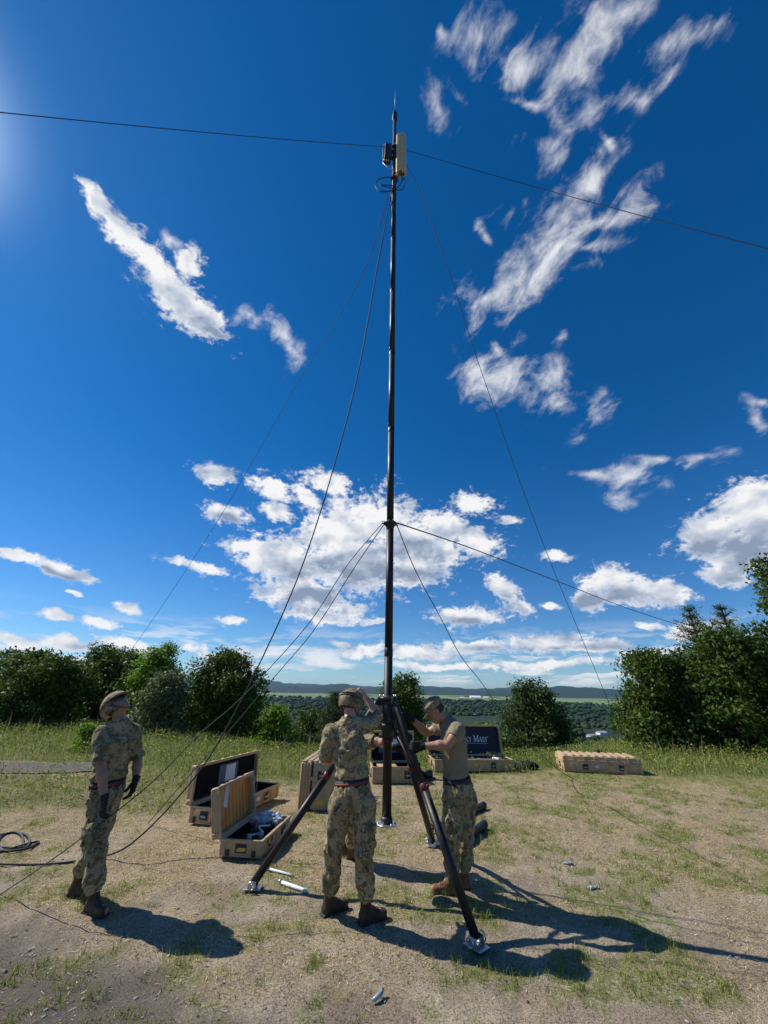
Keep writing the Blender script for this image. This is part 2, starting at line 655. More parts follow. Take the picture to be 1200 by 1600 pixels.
        return np_mesh(name, V, F, smooth=True)


# ------------------------------------------------------------------ helpers: noise on arrays
_perm = rng.permutation(4096)


def _hash(ix, iy, iz=0):
    return _perm[(ix + _perm[(iy + _perm[iz & 4095 if np.isscalar(iz) else (iz & 4095)]) & 4095]) & 4095] / 4096.0


def vnoise(x, y, z=None):
    xi, yi = np.floor(x).astype(int), np.floor(y).astype(int)
    xf, yf = x - xi, y - yi
    u, v = xf * xf * (3 - 2 * xf), yf * yf * (3 - 2 * yf)
    if z is None:
        h = lambda a, b: _hash(xi + a, yi + b)
        return (h(0, 0) * (1 - u) + h(1, 0) * u) * (1 - v) + (h(0, 1) * (1 - u) + h(1, 1) * u) * v
    zi = np.floor(z).astype(int)
    zf = z - zi
    w = zf * zf * (3 - 2 * zf)
    h = lambda a, b, c: _hash(xi + a, yi + b, zi + c)
    f = lambda c: (h(0, 0, c) * (1 - u) + h(1, 0, c) * u) * (1 - v) + (h(0, 1, c) * (1 - u) + h(1, 1, c) * u) * v
    return f(0) * (1 - w) + f(1) * w


def fbm(x, y, z=None, oct=4, gain=0.5):
    t, a, n = 0, 1.0, 0
    for i in range(oct):
        s = 2.03 ** i
        t = t + a * vnoise(x * s + 17.3 * i, y * s - 9.1 * i, None if z is None else z * s + 5.7 * i)
        n += a
        a *= gain
    return t / n


# ------------------------------------------------------------------ helpers: materials
class NT:
    def __init__(s, name):
        s.m = bpy.data.materials.new(name)
        s.m.use_nodes = True
        s.t = s.m.node_tree
        s.b = s.t.nodes['Principled BSDF']
        s.out = s.t.nodes['Material Output']

    def n(s, t, **k):
        x = s.t.nodes.new(t)
        for a, v in k.items():
            setattr(x, a, v)
        return x

    def l(s, a, b):
        s.t.links.new(a, b)

    def coord(s, kind='Object', scale=(1, 1, 1)):
        t = s.n('ShaderNodeTexCoord')
        if scale == (1, 1, 1):
            return t.outputs[kind]
        m = s.n('ShaderNodeMapping')
        s.l(t.outputs[kind], m.inputs[0])
        m.inputs['Scale'].default_value = scale
        return m.outputs[0]

    def noise(s, vec, scale, detail=4, rough=0.55, dist=0.0):
        n = s.n('ShaderNodeTexNoise')
        s.l(vec, n.inputs['Vector'])
        n.inputs['Scale'].default_value = scale
        n.inputs['Detail'].default_value = detail
        n.inputs['Roughness'].default_value = rough
        n.inputs['Distortion'].default_value = dist
        return n.outputs['Fac']

    def ramp(s, fac, stops, interp='LINEAR'):
        r = s.n('ShaderNodeValToRGB')
        s.l(fac, r.inputs[0])
        r.color_ramp.interpolation = interp
        e = r.color_ramp.elements
        while len(e) < len(stops):
            e.new(0.5)
        for i, (p, c) in enumerate(stops):
            e[i].position = p
            e[i].color = (*c, 1) if len(c) == 3 else c
        return r.outputs[0]

    def mix(s, fac, a, b, mode='MIX'):
        x = s.n('ShaderNodeMix', data_type='RGBA', blend_type=mode)
        for sock, v in ((x.inputs['Factor'], fac), (x.inputs['A'], a), (x.inputs['B'], b)):
            if isinstance(v, (int, float)):
                sock.default_value = v
            elif isinstance(v, tuple):
                sock.default_value = (*v, 1) if len(v) == 3 else v
            else:
                s.l(v, sock)
        return x.outputs['Result']

    def math(s, op, a, b=None, clamp=False):
        x = s.n('ShaderNodeMath', operation=op, use_clamp=clamp)
        for i, v in enumerate((a, b)):
            if v is None: continue
            if isinstance(v, (int, float)): x.inputs[i].default_value = v
            else: s.l(v, x.inputs[i])
        return x.outputs[0]

    def attr(s, name):
        a = s.n('ShaderNodeAttribute')
        a.attribute_name = name
        return a

    def bump(s, h, strength=0.3, dist=0.01):
        b = s.n('ShaderNodeBump')
        b.inputs['Strength'].default_value = strength
        b.inputs['Distance'].default_value = dist
        s.l(h, b.inputs['Height'])
        s.l(b.outputs[0], s.b.inputs['Normal'])
        return s

    def set(s, **k):
        names = dict(base='Base Color', rough='Roughness', metal='Metallic', spec='Specular IOR Level', sss='Subsurface Weight', trans='Transmission Weight', alpha='Alpha', sheen='Sheen Weight', coat='Coat Weight')
        for a, v in k.items():
            sock = s.b.inputs[names[a]]
            if isinstance(v, (int, float)): sock.default_value = v
            elif isinstance(v, tuple): sock.default_value = (*v, 1)
            else: s.l(v, sock)
        return s


def simple(name, col, rough=0.6, metal=0.0, var=0.18, scale=8.0, spec=0.5, bump=0.0, dirt=None):
    t = NT(name)
    v = t.coord()
    f = t.noise(v, scale, 5, 0.6)
    lo = tuple(max(0, c * (1 - var)) for c in col)
    hi = tuple(min(1, c * (1 + var)) for c in col)
    c = t.ramp(f, [(0.3, lo), (0.7, hi)])
    if dirt:
        f2 = t.noise(v, scale * 0.7, 7, 0.68)
        c = t.mix(t.ramp(f2, [(0.52, (0, 0, 0)), (0.68, (0.55, 0.55, 0.55))]), c, dirt)
    t.set(base=c, rough=rough, metal=metal, spec=spec)
    if bump:
        t.bump(t.noise(v, scale * 6, 4), bump, 0.004)
    return t.m

# ------------------------------------------------------------------ terrain
def plateau_edge(x):
    """forward distance at which the hilltop starts to drop away"""
    return 15.5 + 7.0 * smoothstep(-3, -12, x) + 4.0 * smoothstep(5, 12, x) - 1.0 * np.exp(-((x - 2) / 4) ** 2)


def height(x, y):
    x = np.asarray(x, float)
    y = np.asarray(y, float)
    r = np.hypot(x, y)
    near = 0.05 * (fbm(x * 0.5 + 3, y * 0.5 + 8, oct=3) - 0.5) + 0.035 * (fbm(x * 2.4, y * 2.4 + 4, oct=3) - 0.5) + 0.030 * (fbm(x * 8, y * 8, oct=3, gain=0.6) - 0.5)
    near = near * smoothstep(1e3, 60, r)
    e = y - plateau_edge(x)
    drop = 0.26 * (np.sqrt(e * e + 9) + e) / 2
    # sides and back also fall off, gently
    valley = -58 + 10 * (fbm(x / 400, y / 400, oct=3) - 0.5)
    z = -drop
    z = np.where(z < -6, -6 + (z + 6) * 1.0, z)
    k = 12.0
    h = np.clip(k - np.abs(z - valley), 0, None) / k
    z = np.maximum(z, valley) + h * h * k * 0.25
    z = z * smoothstep(-40, 6, y)
    hills = smoothstep(6200, 8600, r) * smoothstep(-500, 3000, y)
    ridge = fbm(x / 1300 + 11.3, y / 2200 + 3, oct=5, gain=0.6)
    z = z + hills * (40 + 300 * np.clip(ridge - 0.30, 0, 1) * (1 + 0.3 * smoothstep(1500, -2500, x)))
    h2 = smoothstep(5000, 6800, r + 1500 * (fbm(x / 1800, y / 1800 + 40, oct=2) - 0.5)) * smoothstep(0, 3000, y)
    z = z + h2 * 40 * np.clip(fbm(x / 900 + 5, y / 900, oct=3) - 0.3, 0, 1)
    return z + near


def gmask(x, y):
    """what covers the hilltop: green grass, dry straw, gravel, tall weeds (0..1 each)"""
    n1 = fbm(x * 0.55 + 2.2, y * 0.55 + 7.7, oct=4)
    n2 = fbm(x * 1.9 + 5, y * 1.9, oct=5, gain=0.72)
    g = smoothstep(0.47, 0.64, n2 + 0.35 * (n1 - 0.5))
    bias = 0.50 + 0.5 * smoothstep(1.5, 4.5, x) * smoothstep(2.5, 4, y) + 0.45 * smoothstep(5.0, 7.0, y) * smoothstep(-0.5, 2, x) + 0.45 * smoothstep(6.2, 8.5, y) * smoothstep(1, -3, x) + 0.35 * np.exp(-((x + 0.9) / 0.9) ** 2 - ((y - 3.45) / 0.4) ** 2)
    bias = bias - 0.25 * np.exp(-((x - 4.6) / 2.3) ** 2 - ((y - 7.6) / 1.3) ** 2)
    green = np.clip(g * (0.45 + bias), 0, 1)
    green = np.clip(green + 0.6 * smoothstep(8.5, 12, y), 0, 1)
    dry = smoothstep(0.42, 0.62, fbm(x * 1.3 + 31, y * 1.3 + 3, oct=4)) * (0.5 + 0.5 * smoothstep(3.8, 5.2, y))
    dry = np.clip(dry + 0.75 * smoothstep(4.6, 6.5, y), 0, 1)
    rr = fbm(x * 1.1 + 50, y * 1.1, oct=3) - 0.5
    gravel = smoothstep(0.3, -0.3, (y - 3.62) + 0.10 * (x + 1.6) + rr * 1.4) * smoothstep(0.3, -1.0, x + rr)
    edge = plateau_edge(x)
    left = smoothstep(6.9, 7.5, y + 0.8 * rr) * smoothstep(-2.6 - (y - 7.4) * 0.05, -3.7, x + 0.5 * rr)
    pathcut = 1 - smoothstep(9.55, 9.8, y - 0.05 * (x + 8)) * smoothstep(11.4, 11.1, y - 0.05 * (x + 8)) * smoothstep(-5.2, -6.2, x)
    back = smoothstep(10.4, 11.6, y + rr * 1.2 + 1.6 * np.exp(-((x + 2.2) / 2.2) ** 2) - 0.9 * np.exp(-((x - 5.3) / 1.8) ** 2) - 0.5 * np.exp(-((x - 2.2) / 1.5) ** 2))
    weed = np.clip(np.maximum(left * 0.75, back), 0, 1) * pathcut * smoothstep(60, 40, np.hypot(x, y))
    return green, dry * (1 - gravel), gravel, weed


def on_ground(px, py, lift=0.0):
    """survey helper: where a sight line meets the terrain"""
    d = ray(px, py)
    z = 0.0
    for _ in range(6):
        p = Vector((0, 0, CAM_H)) + d * ((z - CAM_H) / d.z)
        z = float(height(p.x, p.y))
    return Vector((p.x, p.y, z + lift))


def build_terrain():
    ang_f = np.linspace(-R(80), R(80), 460)
    ang_b = np.linspace(R(80), R(280), 50)[1:-1]
    ang = np.concatenate([ang_f, ang_b])
    r1 = np.linspace(0.3, 1.8, 12)[:-1]
    r2 = [1.8]
    while r2[-1] < 26:
        r2.append(r2[-1] + 0.035 + 0.012 * (r2[-1] - 1.8))
    r3 = np.geomspace(r2[-1], 32000, 170)[1:]
    rr = np.concatenate([r1, r2, r3])
    A, Q = np.meshgrid(ang, rr)
    X, Y = Q * np.sin(A), Q * np.cos(A)
    Z = height(X, Y)
    V = np.stack([X, Y, Z], -1).reshape(-1, 3)
    V = np.concatenate([V, [[0, 0, 0]]])
    n, m = A.shape
    i = np.arange(n - 1)[:, None] * m
    j = np.arange(m)[None, :]
    j2 = (j + 1) % m
    F = np.stack([i + j, i + m + j, i + m + j2, i + j2], -1).reshape(-1, 4)[:, ::-1]
    cf = np.stack([np.full(m, n * m), np.arange(m), (np.arange(m) + 1) % m], 1)[:, ::-1]
    me = np_mesh("terrain", V, [F, cf], smooth=True)
    g, d, gr, w = gmask(V[:, 0], V[:, 1])
    col = np.stack([g, d, gr, w], -1).astype(np.float32)
    a = me.attributes.new('cover', 'FLOAT_COLOR', 'POINT')
    a.data.foreach_set('color', col.ravel())
    return me


t = NT("hilltop_and_valley")
obj_co = t.coord()
at_c = t.attr('cover')
sp = t.n('ShaderNodeSeparateColor')
t.l(at_c.outputs['Color'], sp.inputs[0])
nz1 = t.noise(obj_co, 1.7, 8, 0.68)
nz2 = t.noise(obj_co, 14.0, 6, 0.65)
nz3 = t.noise(obj_co, 70.0, 4, 0.6)
dirt_c = t.ramp(nz1, [(0.34, (0.215, 0.175, 0.130)), (0.52, (0.34, 0.285, 0.215)), (0.68, (0.43, 0.37, 0.285))])
dirt_c = t.mix(t.ramp(nz3, [(0.35, (0.62, 0.6, 0.58)), (0.62, (1.1, 1.1, 1.1))]), (0, 0, 0), dirt_c) if False else t.mix(0.8, dirt_c, t.ramp(nz3, [(0.34, (0.28, 0.26, 0.23)), (0.48, (0.95, 0.95, 0.95)), (0.68, (1.45, 1.43, 1.38))]), 'MULTIPLY')
straw_c = t.ramp(nz3, [(0.3, (0.14, 0.10, 0.050)), (0.5, (0.35, 0.265, 0.135)), (0.7, (0.60, 0.49, 0.28))])
fs = t.math('MULTIPLY', sp.outputs[1], t.ramp(nz2, [(0.36, (0, 0, 0)), (0.6, (1, 1, 1))]))
c = t.mix(fs, dirt_c, straw_c)
green_c = t.ramp(nz3, [(0.3, (0.08, 0.105, 0.020)), (0.6, (0.20, 0.225, 0.055)), (0.8, (0.34, 0.31, 0.11))])
fg = t.math('MULTIPLY', t.math('MULTIPLY', sp.outputs[0], 0.85), t.ramp(t.noise(obj_co, 24.0, 6, 0.7), [(0.40, (0.0, 0.0, 0.0)), (0.54, (1, 1, 1))]))
c = t.mix(fg, c, green_c)
nz4 = t.noise(obj_co, 130.0, 3, 0.7)
grav_c = t.ramp(nz4, [(0.3, (0.05, 0.043, 0.037)), (0.52, (0.13, 0.112, 0.095)), (0.72, (0.30, 0.27, 0.235))])
c = t.mix(t.math('MULTIPLY', sp.outputs[2], 0.92), c, grav_c)
c = t.mix(at_c.outputs['Alpha'], c, (0.13, 0.15, 0.045))
# valley floor: woods and farmland by distance
geo = t.n('ShaderNodeNewGeometry')
spos = t.n('ShaderNodeSeparateXYZ')
t.l(geo.outputs['Position'], spos.inputs[0])
km = t.coord('Object', (0.001, 0.001, 0.001))
f_far = t.noise(km, 1.3, 5, 0.55)
f_tree = t.noise(t.coord('Object', (0.05, 0.05, 0.05)), 1.0, 5, 0.7)
wood_c = t.ramp(f_tree, [(0.35, (0.008, 0.018, 0.010)), (0.65, (0.030, 0.050, 0.022))])
field_c = t.ramp(f_far, [(0.3, (0.10, 0.17, 0.055)), (0.55, (0.15, 0.21, 0.08)), (0.7, (0.24, 0.23, 0.11))])
yk = t.math('MULTIPLY', spos.outputs['Y'], 0.001)
yk = t.math('ADD', yk, t.math('MULTIPLY', t.math('SUBTRACT', t.noise(km, 0.9, 3, 0.5), 0.5), 3.0))
in_f = t.math('MULTIPLY', t.ramp(t.math('MULTIPLY', yk, 0.1), [(0.27, (0, 0, 0)), (0.29, (1, 1, 1)), (0.52, (1, 1, 1)), (0.56, (0, 0, 0))]), t.ramp(f_far, [(0.40, (0, 0, 0)), (0.43, (1, 1, 1))]))
val_c = t.mix(in_f, wood_c, field_c)
rad = t.n('ShaderNodeVectorMath', operation='LENGTH')
t.l(geo.outputs['Position'], rad.inputs[0])
far_f = t.ramp(t.math('MULTIPLY', rad.outputs['Value'], 0.01), [(0.28, (0, 0, 0)), (0.45, (1, 1, 1))])
c = t.mix(far_f, c, val_c)
t.set(base=c, rough=0.95, spec=0.15)
hb = t.math('ADD', t.math('MULTIPLY', nz2, 0.6), t.math('MULTIPLY', nz4, 0.35))
t.bump(hb, 1.0, 0.04)
M_GROUND = t.m
ground = tag(link_mesh("ground", build_terrain(), M_GROUND), kind='structure')

# gravel track at the left, a sheet following the hilltop
def build_track():
    n = 420
    xs = np.linspace(-40, -5.9, n)
    rows = 22
    V = []
    for j in range(rows):
        for i in range(n):
            x = xs[i]
            w = 1.0 * smoothstep(-5.9, -6.9, x)
            wob = 0.10 * math.sin(x * 1.7) + 0.05 * math.sin(x * 5.3 + j)
            y = 10.45 + 0.05 * (x + 8) + (j / (rows - 1) - 0.5) * 1.35 * w + wob
            V.append((x, y, 0))
    V = np.array(V)
    V[:, 2] = height(V[:, 0], V[:, 1]) + 0.022
    F = [[j * n + i, j * n + i + 1, (j + 1) * n + i + 1, (j + 1) * n + i] for j in range(rows - 1) for i in range(n - 1)]
    return np_mesh("track", V, np.array(F), smooth=True)


tt = NT("grey_gravel")
gc = tt.coord()
g1 = tt.noise(gc, 60, 4, 0.7)
tt.set(base=tt.ramp(g1, [(0.38, (0.06, 0.055, 0.05)), (0.52, (0.17, 0.155, 0.14)), (0.68, (0.34, 0.32, 0.29))]), rough=0.95, spec=0.1)
tt.bump(g1, 0.8, 0.03)
tag(link_mesh("gravel_path", build_track(), tt.m), kind='structure')

# ------------------------------------------------------------------ ground cover
def blade_mat(name, trans=0.35):
    q = NT(name)
    a = q.attr('tint')
    q.set(base=a.outputs['Color'], rough=0.6, spec=0.25)
    tr = q.n('ShaderNodeBsdfTranslucent')
    q.l(a.outputs['Color'], tr.inputs['Color'])
    mx = q.n('ShaderNodeMixShader')
    mx.inputs[0].default_value = trans
    q.l(q.b.outputs[0], mx.inputs[1])
    q.l(tr.outputs[0], mx.inputs[2])
    q.l(mx.outputs[0], q.out.inputs['Surface'])
    return q.m


M_BLADE = blade_mat("grass_blades")


def blades(name, P, H, W, tint, lean=0.35, segs=2, label=None, cat=None, kind='stuff', parent=None, mat=None):
    """upright tapering blades at points P (n,3)"""
    n = len(P)
    a = rng.uniform(0, 2 * np.pi, n)
    b = rng.uniform(0, 2 * np.pi, n)
    ln = lean * rng.uniform(0.2, 1.3, n) * H
    wx, wy = np.cos(a) * W, np.sin(a) * W
    dx, dy = np.cos(b) * ln, np.sin(b) * ln
    rows = []
    for k in range(segs):
        t = k / segs
        cx, cy, cz = P[:, 0] + dx * t * t, P[:, 1] + dy * t * t, P[:, 2] + H * t
        w = (1 - t * 0.6) * 0.5
        rows += [np.stack([cx - wx * w, cy - wy * w, cz], -1), np.stack([cx + wx * w, cy + wy * w, cz], -1)]
    rows.append(np.stack([P[:, 0] + dx, P[:, 1] + dy, P[:, 2] + H * np.sqrt(np.clip(1 - (ln / H) ** 2 * 0.3, 0.2, 1))], -1))
    m = len(rows)
    V = np.stack(rows, 1).reshape(-1, 3)
    base = np.arange(n)[:, None] * m
    quads = [base + np.array([[2 * k, 2 * k + 1, 2 * k + 3, 2 * k + 2]]) for k in range(segs - 1)]
    tri = base + np.array([[2 * segs - 2, 2 * segs - 1, 2 * segs]])
    fl = ([np.concatenate(quads)] if quads else []) + [tri]
    me = np_mesh(name, V, fl)
    at_ = me.attributes.new('tint', 'FLOAT_COLOR', 'POINT')
    T = np.concatenate([np.repeat(tint, m, axis=0), np.ones((n * m, 1))], 1).astype(np.float32)
    at_.data.foreach_set('color', T.ravel())
    o = link_mesh(name, me, mat or M_BLADE, parent)
    return tag(o, label, cat, kind=kind)


def mix_tints(n, cols, var=0.25):
    cols = np.array(cols)
    k = rng.integers(0, len(cols), n)
    return cols[k] * rng.uniform(1 - var, 1 + var, (n, 1))


def scatter(n, x0, x1, y0, y1, dens, near_bias=0.0):
    """rejection-sampled points in the visible wedge, denser close by when near_bias>0"""
    out = []
    tot = 0
    while tot < n:
        u = rng.random(n * 2)
        y = y0 + (y1 - y0) * u ** (1 + near_bias)
        x = rng.uniform(x0, x1, n * 2)
        ok = np.abs(x) < 1.15 * y + 1.2
        x, y = x[ok], y[ok]
        d = dens(x, y)
        keep = rng.random(len(x)) < d
        P = np.stack([x[keep], y[keep]], -1)
        out.append(P)
        tot += len(P)
    P = np.concatenate(out)[:n]
    return np.column_stack([P, height(P[:, 0], P[:, 1]) - 0.004])


def clump(P, k, spread):
    Q = np.repeat(P, k, axis=0)
    Q[:, :2] += rng.normal(0, spread, (len(Q), 2))
    Q[:, 2] = height(Q[:, 0], Q[:, 1]) - 0.004
    return Q


# short green grass in tufts
P = clump(scatter(7500, -11, 12, 1.9, 11.5, lambda x, y: 0.02 + gmask(x, y)[0] ** 1.2, 0.4), 15, 0.028)
n = len(P)
blades("short_grass", P, rng.uniform(0.015, 0.06, n) * np.repeat(rng.uniform(0.4, 1.5, n // 15), 15), rng.uniform(0.003, 0.006, n), mix_tints(n, [(0.18, 0.25, 0.035), (0.25, 0.31, 0.06), (0.35, 0.35, 0.10), (0.12, 0.17, 0.03)]), 0.7, 2,
       "short green grass growing in patches on the bare dirt", "grass")
# dry grass and stubble
P = clump(scatter(6500, -11, 12, 1.9, 12, lambda x, y: np.clip(gmask(x, y)[1], 0, 1), 0.45), 12, 0.05)
n = len(P)
blades("dry_grass", P, rng.uniform(0.01, 0.04, n), rng.uniform(0.002, 0.005, n), mix_tints(n, [(0.36, 0.29, 0.16), (0.27, 0.20, 0.10), (0.46, 0.39, 0.25), (0.22, 0.20, 0.09)]), 1.1, 2,
       "dry straw coloured grass trodden into the dirt", "dry grass")
# mown clippings lying flat
P = scatter(60000, -10, 11, 1.8, 10, lambda x, y: 0.15 + 0.85 * np.clip(gmask(x, y)[1], 0, 1) * (1 - gmask(x, y)[2]), 0.5)
n = len(P)
a = rng.uniform(0, 2 * np.pi, n)
L = rng.uniform(0.010, 0.042, n)
W = rng.uniform(0.002, 0.0045, n) * (1 + 0.25 * (P[:, 1] - 3).clip(0, 6))
z = rng.uniform(0.004, 0.014, n)
tz = rng.normal(0, 0.10, n) * L
ca, sa = np.cos(a), np.sin(a)
V = np.stack([np.stack([P[:, 0] + sx * ca * L - sy * sa * W, P[:, 1] + sx * sa * L + sy * ca * W, P[:, 2] + z + sx * tz], -1) for sx, sy in ((-.5, -.5), (.5, -.5), (.5, .5), (-.5, .5))], 1).reshape(-1, 3)
me = np_mesh("straw_litter", V, np.arange(n * 4).reshape(-1, 4))
ta = me.attributes.new('tint', 'FLOAT_COLOR', 'POINT')
T = mix_tints(n, [(0.58, 0.50, 0.33), (0.42, 0.34, 0.20), (0.26, 0.20, 0.12), (0.74, 0.68, 0.52), (0.12, 0.09, 0.06)], 0.2)
ta.data.foreach_set('color', np.concatenate([np.repeat(T, 4, 0), np.ones((n * 4, 1))], 1).astype(np.float32).ravel())
tag(link_mesh("straw_litter", me, M_BLADE), "dry grass clippings lying on the ground", "straw", kind='stuff')


# gravel and clods: small faceted stones
def stones(name, P, S, cols, mat, label, cat):
    t = bmesh.new()
    bmesh.ops.create_icosphere(t, subdivisions=1, radius=1.0)
    bv = np.array([v.co[:] for v in t.verts])
    bf = np.array([[v.index for v in f.verts] for f in t.faces])
    t.free()
    n = len(P)
    k = len(bv)
    J = bv[None] * (1 + rng.uniform(-0.28, 0.28, (n, k, 1)))
    J = J * np.stack([np.ones(n), rng.uniform(0.6, 1, n), rng.uniform(0.4, 0.75, n)], -1)[:, None]
    a = rng.uniform(0, 6.28, n)
    c_, s_ = np.cos(a)[:, None], np.sin(a)[:, None]
    J = np.stack([J[..., 0] * c_ - J[..., 1] * s_, J[..., 0] * s_ + J[..., 1] * c_, J[..., 2]], -1) * S[:, None, None]
    V = (J + P[:, None]).reshape(-1, 3)
    F = (bf[None] + (np.arange(n) * k)[:, None, None]).reshape(-1, 3)
    me = np_mesh(name, V, F)
    ta = me.attributes.new('tint', 'FLOAT_COLOR', 'POINT')
    T = mix_tints(n, cols, 0.25)
    ta.data.foreach_set('color', np.concatenate([np.repeat(T, k, 0), np.ones((n * k, 1))], 1).astype(np.float32).ravel())
    return tag(link_mesh(name, me, mat), label, cat, kind='stuff')


q = NT("stone")
q.set(base=q.attr('tint').outputs['Color'], rough=0.9, spec=0.2)
M_STONE = q.m
P = scatter(9000, -4.5, 2.5, 1.7, 4.6, lambda x, y: 0.03 + gmask(x, y)[2], 0.6)
stones("gravel", P, 0.004 + 0.013 * rng.random(len(P)) ** 3, [(0.13, 0.11, 0.095), (0.22, 0.19, 0.165), (0.08, 0.068, 0.06), (0.32, 0.29, 0.26)], M_STONE, "loose dark gravel at the near left of the clearing", "gravel")
P = scatter(9000, -7, 9, 1.9, 10, lambda x, y: 0.15 + 0.5 * (1 - gmask(x, y)[0]), 0.8)
stones("soil_clods", P, 0.004 + 0.014 * rng.random(len(P)) ** 4, [(0.2, 0.16, 0.12), (0.12, 0.095, 0.07), (0.30, 0.25, 0.19)], M_STONE, "small clods and stones scattered over the dirt", "stones")

# tall weeds
WEED_COLS = [(0.17, 0.235, 0.045), (0.24, 0.29, 0.065), (0.11, 0.17, 0.035), (0.31, 0.31, 0.10), (0.38, 0.33, 0.16)]
P = scatter(44000, -26, 24, 6.8, 24, lambda x, y: gmask(x, y)[3] ** 1.5 * (y < plateau_edge(x) + 2.0), 0.0)
P = P[P[:, 1] < 24]
n = len(P)
hv = 0.10 + 0.18 * smoothstep(9, 13, P[:, 1]) + 0.42 * np.clip(fbm(P[:, 0] * 0.9, P[:, 1] * 0.9, oct=3) - 0.35, 0, 1)
hv = np.where((P[:, 0] < -3) & (P[:, 1] < 9.6), hv * 1.3, hv)
blades("tall_grass", P, 0.85 * hv * rng.uniform(0.3, 1.3, n), rng.uniform(0.007, 0.016, n), mix_tints(n, WEED_COLS) * (0.75 + 0.5 * fbm(P[:, 0] * 1.7, P[:, 1] * 1.7, oct=2))[:, None], 0.6, 3, "tall green and yellow weeds around the clearing", "weeds")


def leafy(name, P, S, cols, label, cat, mat=None, kind='stuff'):
    n = len(P)
    d1 = rng.normal(0, 1, (n, 3)); d1 /= np.linalg.norm(d1, axis=1)[:, None]
    d2 = rng.normal(0, 1, (n, 3)); d2 -= (d2 * d1).sum(1)[:, None] * d1; d2 /= np.linalg.norm(d2, axis=1)[:, None]
    a, b = d1 * S[:, None], d2 * S[:, None] * 0.33
    V = np.stack([P - a, P - b * 1.0, P + a, P + b], 1).reshape(-1, 3)
    me = np_mesh(name, V, np.arange(4 * n).reshape(-1, 4))
    T = mix_tints(n, cols, 0.3)
    ta = me.attributes.new('tint', 'FLOAT_COLOR', 'POINT')
    ta.data.foreach_set('color', np.concatenate([np.repeat(T, 4, 0), np.ones((n * 4, 1))], 1).astype(np.float32).ravel())
    return tag(link_mesh(name, me, mat or M_BLADE), label, cat, kind=kind)


P = clump(scatter(4200, -24, 22, 7.0, 22, lambda x, y: gmask(x, y)[3] ** 2 * (y < plateau_edge(x) + 1.5), 0.0), 16, 0.11)
P[:, 2] += rng.uniform(0.02, 0.42, len(P)) * np.where(P[:, 1] > 9.5, 1.0, 0.7)
LW = P
leafy("leafy_weeds", P, rng.uniform(0.018, 0.045, len(P)), [(0.15, 0.22, 0.045), (0.22, 0.28, 0.06), (0.11, 0.16, 0.04), (0.42, 0.38, 0.06)], "leafy weeds with yellow flower heads around the clearing", "weeds")

# seed heads and dry stalks standing above the weeds
P = scatter(420, -22, 20, 8.0, 19, lambda x, y: gmask(x, y)[3] ** 2 * (y < plateau_edge(x) + 0.5), 0.0)
n = len(P)
blades("dry_stalks", P, rng.uniform(0.35, 0.85, n), rng.uniform(0.012, 0.02, n), mix_tints(n, [(0.34, 0.27, 0.15), (0.22, 0.17, 0.10), (0.40, 0.36, 0.2)]), 0.25, 3, "dry brown stalks standing above the weeds", "stalks")
P[:, 2] += rng.uniform(0.35, 0.7, n)

# ------------------------------------------------------------------ trees
def leaf_mat(name, lo, hi, gloss=0.35, trans=0.22):
    q = NT(name)
    a = q.attr('tint')
    col = q.mix(a.outputs['Fac'], lo, hi)
    q.set(base=col, rough=0.6, spec=gloss)
    tr = q.n('ShaderNodeBsdfTranslucent')
    tc2 = q.mix(1.0, col, (1.3, 1.5, 0.5), 'MULTIPLY')
    q.l(tc2, tr.inputs['Color'])
    mx = q.n('ShaderNodeMixShader')
    mx.inputs[0].default_value = trans
    q.l(q.b.outputs[0], mx.inputs[1])
    q.l(tr.outputs[0], mx.inputs[2])
    q.l(mx.outputs[0], q.out.inputs['Surface'])
    return q.m


M_OAK = leaf_mat("oak_leaves", (0.028, 0.058, 0.010), (0.088, 0.136, 0.024), 0.2, 0.26)
M_SILVER = leaf_mat("pale_leaves", (0.055, 0.085, 0.035), (0.15, 0.19, 0.09), 0.35)
M_BRIGHT = leaf_mat("bright_leaves", (0.07, 0.13, 0.018), (0.18, 0.29, 0.035), 0.25, 0.38)
M_PINE = leaf_mat("pine_needles", (0.020, 0.042, 0.018), (0.055, 0.090, 0.035), 0.2, 0.15)
M_PINEY = leaf_mat("dark_green_leaves", (0.022, 0.045, 0.014), (0.075, 0.115, 0.030), 0.25)
M_BARK = simple("bark", (0.10, 0.08, 0.06), 0.9, 0, 0.4, 12, 0.2, 0.6)


def crown_points(lobes, n):
    """cluster centres spread over the outer shell of each lobe and thinly through its inside"""
    vol = np.array([r[0] * r[1] * r[2] for _, r in lobes]) ** (2 / 3)
    k = rng.choice(len(lobes), n, p=vol / vol.sum())
    d = rng.normal(0, 1, (n, 3))
    d /= np.linalg.norm(d, axis=1)[:, None]
    rad = np.where(rng.random(n) < 0.75, rng.uniform(0.78, 1.08, n), rng.uniform(0.2, 0.8, n))
    C = np.array([c for c, _ in lobes])[k]
    Rr = np.array([r for _, r in lobes])[k]
    return C + d * Rr * rad[:, None], d


